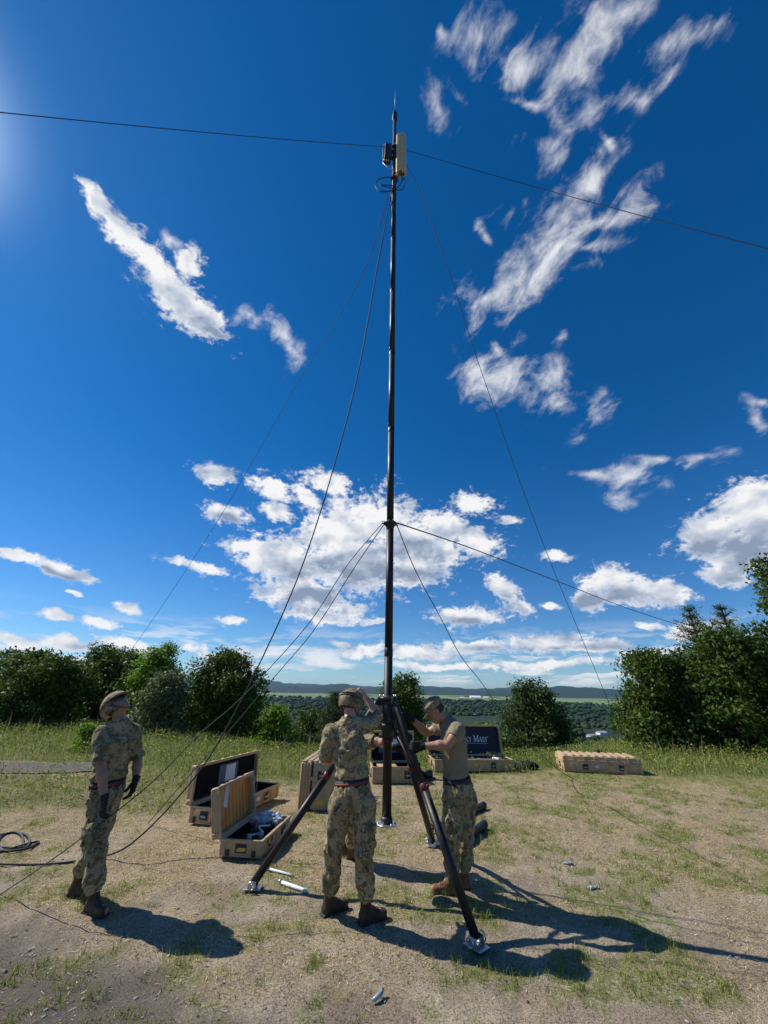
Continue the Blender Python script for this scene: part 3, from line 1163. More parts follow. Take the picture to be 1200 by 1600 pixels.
def leaves_mesh(name, C, D, per, spread, size, mat, parent, needle=False):
    n = len(C) * per
    P = np.repeat(C, per, 0) + rng.normal(0, 1, (n, 3)) * spread * np.array([1, 1, 0.7])
    out = np.repeat(D, per, 0)
    nrm = out * 0.6 + rng.normal(0, 0.75, (n, 3)) + np.array([0, 0, 0.35])
    nrm /= np.linalg.norm(nrm, axis=1)[:, None]
    a = np.cross(nrm, rng.normal(0, 1, (n, 3)))
    a /= np.linalg.norm(a, axis=1)[:, None] + 1e-9
    b = np.cross(nrm, a)
    s = size * rng.uniform(0.6, 1.35, n)[:, None]
    asp = 0.16 if needle else 0.55
    droop = np.array([0, 0, -0.25]) * s
    V = np.stack([P - a * s, P - b * s * asp, P + a * s + droop, P + b * s * asp], 1).reshape(-1, 3)
    me = np_mesh(name, V, np.arange(4 * n).reshape(-1, 4))
    tone = np.clip(np.repeat(rng.uniform(0, 1, len(C)), per) * 0.65 + rng.uniform(0, 0.35, n), 0, 1)
    ta = me.attributes.new('tint', 'FLOAT_COLOR', 'POINT')
    T = np.repeat(np.stack([tone, tone, tone, np.ones(n)], -1), 4, 0).astype(np.float32)
    ta.data.foreach_set('color', T.ravel())
    return link_mesh(name, me, mat, parent)


def limbs(bm, base, h, lobes, r0, rr):
    top = Vector((base[0] + rr.uniform(-.2, .2), base[1] + rr.uniform(-.2, .2), base[2] + h * 0.62))
    b = Vector(base)
    pts = [b - Vector((0, 0, 0.4)), b + Vector((0, 0, 0.05)), b.lerp(top, 0.5) + Vector((rr.uniform(-.1, .1), rr.uniform(-.1, .1), 0)), top]
    bm.tube(pts, [r0 * 1.25, r0, r0 * 0.75, r0 * 0.4], 8)
    for c, r in lobes:
        s = b.lerp(top, rr.uniform(0.35, 0.95))
        e = Vector(c)
        m = s.lerp(e, 0.5) + Vector((rr.uniform(-.15, .15), rr.uniform(-.15, .15), rr.uniform(0, .2)))
        bm.tube([s, m, e], [r0 * 0.42, r0 * 0.28, r0 * 0.1], 6)
        for _ in range(3):
            q = e + Vector((rr.uniform(-1, 1) * r[0], rr.uniform(-1, 1) * r[1], rr.uniform(-.3, 1) * r[2])) * 0.8
            bm.tube([m.lerp(e, rr.random()), q], [r0 * 0.14, r0 * 0.04], 5)


def broadleaf(x, y, w, h, mat, label, n=420, per=30, leaf=0.075, nl=9, seed=1, low=0.12, name="tree", cat="tree", group=None, spread=0.17, deep=0.85):
    """w = crown half width, h = total height, crown reaching down to low*h"""
    rr = random.Random(seed)
    z0 = float(height(x, y))
    root = empty(name, (x, y, z0), 0, label, cat, group)
    lobes = [((0, 0, h * 0.55), (w * 0.62, w * 0.62 * deep, h * 0.36))]
    for i in range(nl):
        a = 2 * math.pi * (i + rr.random() * 0.6) / nl
        zz = rr.uniform(low + 0.12, 0.80)
        rad = w * (1 - 0.55 * max(0, zz - 0.4) / 0.45) * rr.uniform(0.50, 0.72)
        s = rr.uniform(0.26, 0.42)
        lobes.append(((rad * math.cos(a), rad * math.sin(a) * deep, h * zz), (w * s, w * s, h * s * 0.55)))
    for i in range(3):
        s = rr.uniform(0.16, 0.26)
        lobes.append(((rr.uniform(-.4, .4) * w, rr.uniform(-.3, .3) * w, h * (1 - s * 0.55)), (w * s, w * s, h * s * 0.5)))
    lobes.append(((0, 0, h * (low + 0.16)), (w * 0.85, w * 0.85 * deep, h * 0.18)))
    C, D = crown_points(lobes, n)
    C[:, 2] = np.maximum(C[:, 2], low * h * 0.6)
    bm = BM()
    limbs(bm, (0, 0, 0), h, lobes[1:], 0.035 * h, rr)
    bm.build("trunk", M_BARK, root)
    leaves_mesh("crown", C, D, per, spread, leaf, mat, root)
    return root


def pine(x, y, w, h, label, seed=1, tiers=15, name="pine_tree", mat=None, group=None, leaf=0.07, low=0.06):
    rr = random.Random(seed)
    z0 = float(height(x, y))
    root = empty(name, (x, y, z0), 0, label, "pine tree", group)
    bm = BM()
    bm.tube([(0, 0, -0.4), (0, 0, h * 0.5), (0, 0, h * 0.97)], [0.03 * h, 0.018 * h, 0.004 * h], 8)
    C, D = [], []
    for i in range(tiers):
        t = (i + 0.3) / tiers
        zb = h * (low + (0.96 - low) * t)
        rad = w * (1 - t) ** 0.75 * rr.uniform(0.85, 1.1) + 0.08
        nb = max(4, int(9 * (1 - t) + 4))
        for k in range(nb):
            a = 2 * math.pi * (k + rr.random()) / nb
            L = rad * rr.uniform(0.7, 1.15)
            up = rr.uniform(0.05, 0.35) + 0.5 * t
            e = Vector((L * math.cos(a), L * math.sin(a), zb + L * up))
            bm.tube([(0, 0, zb), Vector((0, 0, zb)).lerp(e, 0.5) + Vector((0, 0, -0.05 * L)), e], [0.006 * h, 0.004 * h, 0.001 * h], 5)
            m = max(3, int(L / 0.13))
            for q in range(m):
                s = (q + 1) / m
                C.append(((L * s) * math.cos(a), (L * s) * math.sin(a), zb + L * up * s))
                D.append((math.cos(a) * 0.5, math.sin(a) * 0.5, 0.7))
    bm.build("trunk", M_BARK, root)
    leaves_mesh("crown", np.array(C), np.array(D), 26, 0.09, leaf, mat or M_PINE, root, needle=True)
    return root


G1 = "trees along the left edge of the clearing"
broadleaf(-21.5, 25.0, 2.7, 4.4, M_OAK, "dark oak at the far left edge of the photo, behind the wide bush", 520, 26, 0.085, seed=3, group=G1)
broadleaf(-15.6, 19.2, 2.7, 3.0, M_OAK, "wide dark bushy tree left of the soldier who looks up", 760, 30, 0.07, seed=5, group=G1, low=0.0)
broadleaf(-15.4, 23.4, 2.6, 4.25, M_OAK, "taller dark tree whose crown rises above and behind the soldier looking up", 620, 28, 0.08, seed=8, group=G1)
broadleaf(-11.7, 21.6, 1.5, 4.1, M_BRIGHT, "bright green slender tree right of the soldier looking up", 380, 28, 0.075, seed=13, group=G1, nl=8)
broadleaf(-9.2, 18.0, 1.35, 2.4, M_SILVER, "low pale leaved bush in front of the bright green tree", 360, 30, 0.06, seed=21, group=G1, low=0.0)
broadleaf(-7.4, 19.9, 2.1, 3.95, M_OAK, "large rounded dark tree at the right end of the left tree row", 760, 30, 0.072, seed=34, group=G1, low=0.02)
broadleaf(-18.3, 22.2, 1.9, 3.7, M_OAK, "dark tree filling the gap between the far left oak and the wide bushy tree", 420, 28, 0.08, seed=101, group=G1, nl=8)
broadleaf(-13.2, 22.6, 1.6, 3.6, M_OAK, "dark tree in the gap just left of the bright green slender tree", 380, 28, 0.08, seed=103, group=G1, nl=7)
G2 = "trees on the slope below the hilltop"
broadleaf(-6.2, 25.0, 1.7, 2.9, M_BRIGHT, "green treetop just below the crest, beside the rounded dark tree", 300, 26, 0.08, seed=41, group=G2, low=0.1)
broadleaf(-4.6, 29.0, 2.2, 3.8, M_OAK, "leafy treetop below the crest between the dark tree and the small pine", 330, 26, 0.09, seed=43, group=G2, low=0.1)
pine(-2.15, 20.5, 1.25, 3.15, "small dark pine behind the helmet of the soldier at the mast", seed=47, tiers=13, group=G2)
broadleaf(1.0, 21.5, 1.45, 4.35, M_OAK, "slim dark tree directly behind the mast", 420, 28, 0.072, seed=51, group=G2, low=0.1)
broadleaf(3.9, 27.0, 1.2, 3.4, M_OAK, "small round tree behind the soldier in the sand coloured cap", 200, 26, 0.08, seed=55, group=G2, low=0.1)
broadleaf(8.25, 23.0, 2.0, 3.95, M_PINEY, "broad bushy dark tree standing alone right of the lettered open case", 620, 30, 0.07, seed=60, group=G2, low=0.02, nl=10)
broadleaf(5.6, 22.5, 1.0, 2.2, M_BRIGHT, "low green sapling behind the lid of the lettered case", 150, 24, 0.07, seed=64, group=G2, low=0.05)
G3 = "trees along the right edge of the clearing"
broadleaf(10.3, 16.2, 1.55, 3.55, M_OAK, "leafy oak at the left end of the right tree row", 480, 30, 0.07, seed=70, group=G3, low=0.02)
pine(14.4, 18.2, 1.6, 6.0, "first pointed pine rising out of the right tree row", seed=74, tiers=16, group=G3)
pine(17.2, 19.6, 1.7, 6.6, "second pointed pine rising out of the right tree row", seed=77, tiers=16, group=G3)
broadleaf(12.7, 15.2, 1.9, 4.15, M_OAK, "broad dark oak in front of the two pointed pines", 640, 30, 0.07, seed=81, group=G3, low=0.02)
broadleaf(15.2, 14.2, 2.2, 6.7, M_OAK, "tallest tree at the right edge of the photo", 800, 30, 0.075, seed=88, group=G3, low=0.02)
broadleaf(11.6, 15.9, 1.5, 3.5, M_PINEY, "dark tree between the leftmost oak and the broad oak of the right tree row", 420, 28, 0.07, seed=107, group=G3, low=0.0)
broadleaf(16.9, 15.0, 2.0, 5.0, M_PINEY, "dark tree just left of the photo's right edge, behind the low bush", 480, 28, 0.075, seed=109, group=G3, low=0.0)
broadleaf(14.4, 12.9, 1.3, 2.6, M_BRIGHT, "low bush at the foot of the tallest tree on the right", 240, 28, 0.06, seed=90, group=G3, low=0.0)
broadleaf(-8.55, 13.1, 0.42, 0.72, M_BRIGHT, "small leafy shrub in the weeds behind the soldier looking up", 90, 24, 0.035, seed=95, low=0.0, name="shrub", cat="shrub", spread=0.07)

# distant woods on the slope and valley floor: many crowns reading as one mass
def far_woods():
    t = bmesh.new()
    bmesh.ops.create_icosphere(t, subdivisions=2, radius=1.0)
    bv = np.array([v.co[:] for v in t.verts])
    bf = np.array([[v.index for v in f.verts] for f in t.faces])
    t.free()
    n = 9000
    d = 95 * (2800 / 95) ** (rng.random(n) ** 0.75)
    a = rng.uniform(-R(40), R(42), n)
    x, y = d * np.sin(a), d * np.cos(a)
    ok = ~((np.abs(x - 235 * (y / 900)) < 110 * (y / 900)) & (y > 820) & (y < 1150))
    ok &= ~((x > 0.46 * y) & (x < 0.70 * y) & (y > 620) & (y < 800))
    x, y, d = x[ok], y[ok], d[ok]
    n = len(x)
    s = (1.7 + d * 0.0020) * rng.uniform(0.6, 1.7, n)
    z = height(x, y) + s * 0.6
    J = bv[None] * (1 + rng.uniform(-0.3, 0.3, (n, len(bv), 1)))
    V = J * (s[:, None, None] * np.array([1.25, 1.25, 0.7])) + np.stack([x, y, z], -1)[:, None]
    F = (bf[None] + (np.arange(n) * len(bv))[:, None, None]).reshape(-1, 3)
    me = np_mesh("far_woods", V.reshape(-1, 3), F, smooth=False)
    T = np.repeat(np.clip(rng.uniform(-.2, .6, n) + 1.2 * (fbm(x / 90, y / 160, oct=3) - 0.3), 0, 1), len(bv))
    ta = me.attributes.new('tint', 'FLOAT_COLOR', 'POINT')
    ta.data.foreach_set('color', np.stack([T, T, T, np.ones(len(T))], -1).astype(np.float32).ravel())
    q = NT("far_leaves")
    f = q.noise(q.coord(), 1.6, 5, 0.7)
    c1 = q.mix(q.attr('tint').outputs['Fac'], (0.012, 0.028, 0.012), (0.042, 0.072, 0.020))
    q.set(base=q.mix(0.7, c1, q.ramp(f, [(0.35, (0.35, 0.35, 0.35)), (0.65, (1.4, 1.4, 1.3))]), 'MULTIPLY'), rough=0.9, spec=0.1)
    q.bump(f, 1.0, 0.6)
    return tag(link_mesh("woods", me, q.m), "dark woodland covering the slope and the valley floor", "woodland", kind='stuff')


far_woods()

# farm buildings far away in the valley, near houses to the right
M_WALLW = simple("white_wall", (0.80, 0.80, 0.78), 0.7, 0, 0.06, 1)
M_ROOFG = simple("grey_roof", (0.30, 0.31, 0.33), 0.8, 0, 0.1, 1)
M_ROOFW = simple("metal_roof", (0.72, 0.73, 0.75), 0.5, 0.0, 0.08, 1)


def barn(px, py, d, wpx, label, group, roof, hgt=0.45, rz=0.0):
    p = at(px, py, d)
    z0 = float(height(p.x, p.y))
    w = wpx * d / 560.0
    root = empty("farm_building" if d > 1500 else "house", (p.x, p.y, z0), rz, label, "building", group)
    h = max(3.0, w * hgt * 0.35)
    if d > 1500:
        h = min(h, 14.0)
    b = BM()
    b.box((0, 0, h * 0.5), (w, w * 0.6, h))
    b.build("wall", M_WALLW, root)
    rb = BM()
    t = bmesh.new()
    hw, hd = w * 0.52, w * 0.33
    vs = [t.verts.new(v) for v in ((-hw, -hd, h + .05), (hw, -hd, h + .05), (hw, hd, h + .05), (-hw, hd, h + .05), (-hw, 0, h + w * 0.16), (hw, 0, h + w * 0.16))]
    for f in ((0, 1, 5, 4), (2, 3, 4, 5), (0, 4, 3), (1, 2, 5), (0, 3, 2, 1)):
        t.faces.new([vs[i] for i in f])
    rb._add(t, None)
    rb.build("roof", roof, root)
    return root


GB = "farm buildings far off in the valley"
barn(521, 1079, 4300, 5, "leftmost tiny white farm building far beyond the helmet of the soldier at the mast", GB, M_ROOFW)
barn(533, 1079.5, 4300, 7, "middle tiny white farm building of the three far left of the mast", GB, M_ROOFW)
barn(545, 1080, 4350, 6, "tiny white farm building nearest the mast of the three far left of it", GB, M_ROOFW)
barn(722, 1084, 4000, 5, "tiny white shed far above the lettered case, leftmost of its cluster", GB, M_ROOFW)
barn(742, 1083.5, 4050, 13, "longest white farm shed far away above the lettered case", GB, M_ROOFW, 0.2)
barn(759, 1084, 4100, 6, "tiny white shed at the right end of the far cluster above the lettered case", GB, M_ROOFW)
GH = "houses below the hill at the right"
barn(921, 1131, 640, 11, "grey roofed white house nearest the right tree row, left one of the pair", GH, M_ROOFG, 0.5, 0.4)
barn(937, 1130, 690, 12, "grey roofed white house partly hidden by the right tree row", GH, M_ROOFG, 0.5, 0.3)


# ------------------------------------------------------------------ haze in the air over the valley
def haze_box():
    x0, x1, y0, y1, z0, z1 = -20000, 20000, -2500, 16000, -75, 190
    m = BM()
    m.box(((x0 + x1) / 2, (y0 + y1) / 2, (z0 + z1) / 2), (x1 - x0, y1 - y0, z1 - z0))
    q = bpy.data.materials.new("air")
    q.use_nodes = True
    q.node_tree.nodes.clear()
    o = q.node_tree.nodes.new('ShaderNodeOutputMaterial')
    v = q.node_tree.nodes.new('ShaderNodeVolumePrincipled')
    v.inputs['Color'].default_value = (0.30, 0.60, 1.0, 1)
    v.inputs['Density'].default_value = 0.000026
    v.inputs['Anisotropy'].default_value = 0.2
    q.node_tree.links.new(v.outputs[0], o.inputs['Volume'])
    tag(m.build("haze", q), "thin blue haze over the far valley", "haze", kind='stuff')


haze_box()

# ------------------------------------------------------------------ materials of the equipment
def black_metal():
    t = NT("black_anodised")
    f = t.noise(t.coord('Object', (1, 1, 0.25)), 14, 6, 0.7)
    t.set(base=t.ramp(f, [(0.35, (0.008, 0.008, 0.011)), (0.62, (0.015, 0.015, 0.019)), (0.78, (0.035, 0.033, 0.033))]),
          rough=t.ramp(f, [(0.3, (0.36,) * 3), (0.7, (0.6,) * 3)]), spec=0.35)
    return t.m


M_BLACK = black_metal()
M_MAT = simple("black_casting", (0.014, 0.014, 0.015), 0.5, 0.0, 0.3, 20, 0.5, 0.3)
M_STEEL = simple("zinc_steel", (0.55, 0.56, 0.58), 0.35, 0.9, 0.15, 20)
M_RED = simple("red_plastic", (0.10, 0.008, 0.010), 0.45, 0, 0.2, 20)
M_TAN = simple("tan_radome", (0.55, 0.40, 0.20), 0.45, 0, 0.08, 6, 0.5, 0.05, (0.30, 0.23, 0.13))
M_CORD = simple("black_cord", (0.018, 0.018, 0.02), 0.7, 0, 0.3, 40)
M_ROPE = simple("olive_cord", (0.050, 0.045, 0.035), 0.8, 0, 0.3, 40)
M_WIRE = simple("thin_guy_cord", (0.03, 0.032, 0.035), 0.8, 0, 0.3, 40)
M_CLEAR = simple("frosted_plastic", (0.30, 0.35, 0.36), 0.25, 0, 0.2, 30, 0.7)
M_GREY = simple("grey_metal", (0.32, 0.33, 0.35), 0.4, 0.6, 0.2, 20)

# ------------------------------------------------------------------ mast
MX, MY = 0.087, 4.81
MZ0, MZ1 = 0.47, 15.25
mast = empty("mast", (MX, MY, 0), 0, "tall black mast held upright in the tripod, its foot hanging above the ground", "mast")


def mz(px, py):
    return at(px, py, MY).z


cuts = [MZ0 + 0.03, 2.15, 3.75, 5.35, 6.95, 8.55, 10.15, 11.75]
for i in range(len(cuts)):
    a = cuts[i]
    b = cuts[i + 1] if i + 1 < len(cuts) else 12.9
    m = BM()
    m.tube([(0, 0, a), (0, 0, b - 0.002)], 0.0475 if i < 7 else 0.043, 32)
    m.tube([(0, 0, b - 0.10), (0, 0, b - 0.095), (0, 0, b - 0.006), (0, 0, b - 0.003)], [0.0475, 0.0505, 0.0505, 0.0475], 32)
    for k in range(4):
        an = k * math.pi / 2 + 0.5
        m.cyl((0.046 * math.cos(an), 0.046 * math.sin(an), a + 0.06), (0.053 * math.cos(an), 0.053 * math.sin(an), a + 0.06), 0.008, seg=8)
    m.build("section", M_BLACK, mast)
m = BM()
m.tube([(0, 0, 12.9), (0, 0, 15.2)], [0.040, 0.040], 24)
m.build("top_tube", M_BLACK, mast)
m = BM()
m.tube([(0, 0, 15.2), (0, 0, 15.22), (0, 0, 15.5), (0, 0, 15.62), (0, 0, 15.66)], [0.05, 0.062, 0.062, 0.05, 0.02], 20)
m.build("cap", M_MAT, mast)
m = BM()
m.tube([(0, 0, MZ0), (0, 0, MZ0 + 0.012)], 0.105, 40)
m.tube([(0, 0, MZ0 + 0.012), (0, 0, MZ0 + 0.05), (0, 0, MZ0 + 0.07)], [0.06, 0.058, 0.050], 32, mi=1)
for k in range(6):
    an = k * math.pi / 3
    m.cyl((0.085 * math.cos(an), 0.085 * math.sin(an), MZ0 + 0.012), (0.085 * math.cos(an), 0.085 * math.sin(an), MZ0 + 0.024), 0.009, seg=6)
m.build("foot_plate", [M_STEEL, M_MAT], mast)


def guy_ring(z, name="guy_ring", r=0.095):
    m = BM()
    m.tube([(0, 0, z - 0.035), (0, 0, z - 0.03), (0, 0, z + 0.03), (0, 0, z + 0.035)], [0.053, 0.068, 0.068, 0.053], 28)
    m.tube([(0, 0, z - 0.008), (0, 0, z - 0.006), (0, 0, z + 0.006), (0, 0, z + 0.008)], [0.06, r, r, 0.06], 28)
    for k in range(4):
        an = k * math.pi / 2 + 0.35
        c = Vector((math.cos(an) * r, math.sin(an) * r, z))
        u = Vector((math.cos(an), math.sin(an), 0))
        ring = [c + u * (0.022 * math.cos(q)) + Vector((0, 0, 0.022 * math.sin(q))) for q in [i * math.pi / 6 for i in range(12)]]
        m.tube(ring, 0.005, 6, closed=True)
    return m.build(name, M_MAT, mast)


ZR = mz(605, 818)
guy_ring(ZR)
m = BM()
m.tube([(0, 0, ZR - 0.055), (0, 0, ZR - 0.038)], 0.058, 24)
m.build("red_collar", M_RED, mast)
guy_ring(13.75, r=0.085)
guy_ring(12.35, r=0.085)

# antenna equipment bolted to the top of the mast: each a thing of its own resting on it
ant = empty("panel_antenna", (MX, MY, 12.2), 0, "tan panel antenna bolted upright to the right side of the mast top", "antenna")
rot = Matrix.Rotation(R(-12), 3, 'Z')
m = BM()
m.box((0.155, -0.13, 0.98), (0.23, 0.16, 1.70), rot, 0.05, 4)
m.build("radome", M_TAN, ant)
m = BM()
m.box((0.13, -0.035, 0.98), (0.19, 0.025, 1.62), rot, 0.01, 2)
m.build("back_plate", M_GREY, ant)
for zz in (0.35, 1.62):
    m = BM()
    m.box((0.09, -0.02, zz), (0.14, 0.05, 0.06), None, 0.006)
    m.tube([(0, 0, zz - 0.03), (0, 0, zz + 0.03)], 0.052, 20)
    m.build("bracket", M_MAT, ant)
m = BM()
for k in range(3):
    m.cyl((0.09 + k * 0.06, -0.13, 0.13), (0.09 + k * 0.06, -0.13, 0.04), 0.017, seg=10)
m.build("connectors", M_MAT, ant)

rad = empty("radio_box", (MX, MY, 13.45), 0, "black finned radio box fixed to the left side of the mast top", "radio")
rb = Matrix.Rotation(R(14), 3, 'Z')
m = BM()
m.box((-0.165, -0.02, 0.0), (0.17, 0.20, 0.56), rb, 0.015)
m.build("housing", M_MAT, rad)
m = BM()
for k in range(7):
    m.box((-0.262, -0.10 + 0.03 * k, 0.0), (0.035, 0.006, 0.48), rb, 0.0)
m.build("cooling_fins", M_GREY, rad)
for zz in (0.12, -0.16):
    m = BM()
    m.box((-0.07, 0.0, zz), (0.10, 0.05, 0.06), None, 0.006)
    m.tube([(0, 0, zz - 0.03), (0, 0, zz + 0.03)], 0.054, 20)
    m.build("bracket", M_MAT, rad)
m = BM()
for k in range(3):
    m.cyl((-0.24 + k * 0.05, -0.03, -0.26), (-0.24 + k * 0.05, -0.03, -0.34), 0.014, seg=8)
m.build("connectors", M_STEEL, rad)

whip = empty("whip_antenna", (MX, MY, 15.66), 0, "thin pale whip aerial standing on top of the mast", "aerial")
m = BM(); m.tube([(0, 0, 0.0), (0, 0, 0.04), (0, 0, 0.10)], [0.02, 0.024, 0.010], 12); m.build("base", M_MAT, whip)
m = BM(); m.tube([(0, 0, 0.10), (0.0, 0, 1.0), (0.012, 0, 1.25)], [0.009, 0.007, 0.004], 8); m.build("rod", M_GREY, whip)


def cable(name, pts, r, mat, label, cat="cable", group=None, seg=7, n=10):
    """Catmull-Rom tube through points"""
    P = [Vector(p) for p in pts]
    out = []
    for i in range(len(P) - 1):
        a, b, c, d = P[max(i - 1, 0)], P[i], P[i + 1], P[min(i + 2, len(P) - 1)]
        for k in range(n):
            t = k / n
            out.append(0.5 * ((2 * b) + (c - a) * t + (2 * a - 5 * b + 4 * c - d) * t * t + (3 * b - a - 3 * c + d) * t ** 3))
    out.append(P[-1])
    m = BM()
    m.tube(out, r, seg)
    return thing_mesh(m, name, mat, label, cat, group)


def loop_pts(c, rx, rz, tilt=0.3, a0=0, a1=2 * math.pi, n=20, dy=0.1):
    c = Vector(c)
    return [c + Vector((rx * math.cos(a), dy * math.sin(a * 0.5 + 1), rz * math.sin(a))) for a in [a0 + (a1 - a0) * i / n for i in range(n + 1)]]


cable("antenna_cable", [(MX - 0.02, MY - .06, 12.5)] + loop_pts((MX - 0.12, MY - 0.1, 12.02), 0.30, 0.42, a0=1.3, a1=1.3 + 5.6, n=16) + [(MX - 0.05, MY - .07, 11.7), (MX - .05, MY, 11.3)], 0.011, M_CORD,
      "black cable coiled in one loop just below the tan panel antenna", "cable", n=4)
cable("antenna_cable", [(MX + 0.18, MY - .1, 12.25), (MX + 0.24, MY - .12, 12.0), (MX + 0.16, MY - .08, 11.75), (MX - 0.12, MY - 0.08, 11.85), (MX - 0.30, MY - .05, 12.0), (MX - 0.02, MY - .07, 11.95)], 0.009, M_CORD,
      "thin black cable drooping from the underside of the tan panel antenna", "cable", n=8)
cable("jumper_cable", [(MX - 0.24, MY - .03, 13.12), (MX - 0.26, MY - .05, 12.95), (MX - 0.16, MY - .06, 12.75), (MX - 0.03, MY - .06, 12.62)], 0.010, M_GREY,
      "short grey cable hanging from the finned radio box to the mast", "cable", n=8)

# ------------------------------------------------------------------ tripod
feet = [on_ground(395, 1390), on_ground(745, 1482), on_ground(676, 1322)]
tri = empty("tripod", (MX, MY, 0), 0, "large black tripod whose three legs hold the mast", "tripod")
TM = Matrix.Translation((-MX, -MY, 0))
ZC0, ZC1 = 1.22, 1.64
m = BM()
m.tube([(0, 0, ZC0), (0, 0, ZC0 + 0.01), (0, 0, ZC1 - 0.01), (0, 0, ZC1)], [0.056, 0.066, 0.066, 0.056], 32)
m.tube([(0, 0, ZC1 - 0.05), (0, 0, ZC1 - 0.045), (0, 0, ZC1 - 0.015), (0, 0, ZC1 - 0.01)], [0.066, 0.10, 0.10, 0.066], 32)
m.tube([(0, 0, ZC0 + 0.10), (0, 0, ZC0 + 0.105), (0, 0, ZC0 + 0.14), (0, 0, ZC0 + 0.145)], [0.066, 0.09, 0.09, 0.066], 32)
for k in range(4):
    an = k * math.pi / 2 + 0.9
    u = Vector((math.cos(an), math.sin(an), 0))
    m.box(u * 0.085 + Vector((0, 0, ZC0 + 0.22)), (0.05, 0.03, 0.08), Matrix.Rotation(an, 3, 'Z'), 0.006)
    m.cyl(u * 0.10 + Vector((0, 0, ZC0 + 0.26)), u * 0.135 + Vector((0, 0, ZC0 + 0.26)), 0.018, 0.014, seg=12)
m.build("collar", M_MAT, tri)
m = BM()
m.tube([(0, 0, ZC0 - 0.035), (0, 0, ZC0 - 0.03), (0, 0, ZC0 - 0.004), (0, 0, ZC0)], [0.052, 0.062, 0.062, 0.052], 28)
m.build("red_collar", M_RED, tri)
for k in range(5):
    an = k * 1.256 + 0.4
    m = BM()
    m.cyl((0.095 * math.cos(an), 0.095 * math.sin(an), ZC1 - 0.02), (0.095 * math.cos(an), 0.095 * math.sin(an), ZC1 + 0.008), 0.008, seg=6)
    m.build("bolt", M_STEEL, tri)
for F in feet:
    f = Vector((F.x - MX, F.y - MY, F.z))
    d = Vector((f.x, f.y, 0)).normalized()
    top = d * 0.115 + Vector((0, 0, ZC1 - 0.06))
    side = Vector((-d.y, d.x, 0))
    low = f + Vector((0, 0, 0.05))
    ax = (low - top).normalized()
    L = (low - top).length
    m = BM()
    m.box(d * 0.08 + Vector((0, 0, ZC1 - 0.06)), (0.075, 0.07, 0.085), Matrix.Rotation(math.atan2(d.y, d.x), 3, 'Z'), 0.008)
    m.cyl(top - side * 0.05, top + side * 0.05, 0.016, seg=12)
    m.tube([top, top + ax * 0.02, top + ax * (L * 0.52)], [0.022, 0.031, 0.031], 20)
    leg = m.build("leg", M_BLACK, tri)
    m = BM()
    m.tube([top + ax * (L * 0.44), low], [0.037, 0.037], 24)
    m.build("lower_tube", M_BLACK, leg)
    m = BM()
    m.tube([top + ax * (L * 0.435), top + ax * (L * 0.438), top + ax * (L * 0.462), top + ax * (L * 0.465)], [0.037, 0.0415, 0.0415, 0.037], 24)
    n_ = ax.cross(side).normalized()
    q0 = top + ax * (L * 0.455)
    m.box(q0 + n_ * 0.050, (0.022, 0.03, 0.022), Matrix.Rotation(math.atan2(d.y, d.x), 3, 'Z'), 0.006)
    m.build("red_clamp", M_RED, leg)
    m = BM()
    m.box(f + Vector((0, 0, 0.016)), (0.16, 0.12, 0.006), Matrix.Rotation(math.atan2(d.y, d.x), 3, 'Z'), 0.002)
    m.box(f + side * 0.048 + Vector((0, 0, 0.045)), (0.07, 0.006, 0.06), Matrix.Rotation(math.atan2(d.y, d.x), 3, 'Z'), 0.002)
    m.box(f - side * 0.048 + Vector((0, 0, 0.045)), (0.07, 0.006, 0.06), Matrix.Rotation(math.atan2(d.y, d.x), 3, 'Z'), 0.002)
    m.cyl(f - side * 0.065 + Vector((0, 0, 0.052)), f + side * 0.065 + Vector((0, 0, 0.052)), 0.009, seg=10)
    for s_ in (-1, 1):
        c = f + side * 0.075 * s_ + Vector((0, 0, 0.05))
        m.tube([c + d * (0.03 * math.cos(a)) + Vector((0, 0, 0.03 * math.sin(a))) for a in [i * math.pi / 6 for i in range(12)]], 0.006, 6, closed=True)
    m.build("foot", M_STEEL, leg)
# diagonal struts from the collar's lower ring down to the legs
for F in feet[1:]:
    f = Vector((F.x - MX, F.y - MY, F.z))
    d = Vector((f.x, f.y, 0)).normalized()
    top = d * 0.115 + Vector((0, 0, ZC1 - 0.06))
    low = f + Vector((0, 0, 0.05))
    j = top.lerp(low, 0.46)
    m = BM()
    m.tube([d * 0.085 + Vector((0, 0, ZC0 + 0.12)), j - d * 0.03 + Vector((0, 0, 0.02))], 0.013, 10)
    m.build("strut", M_BLACK, tri)

# ------------------------------------------------------------------ guy lines and cables
TOP = Vector((MX, MY, 13.75))
T2 = Vector((MX, MY, 12.35))
MID = Vector((MX, MY, ZR))
GG = "guy lines of the mast"


def sag(a, b, s, n=14, side=0.0):
    a, b = Vector(a), Vector(b)
    return [a.lerp(b, i / n) + Vector((side * 4 * (i / n) * (1 - i / n), 0, -s * 4 * (i / n) * (1 - i / n))) for i in range(n + 1)]


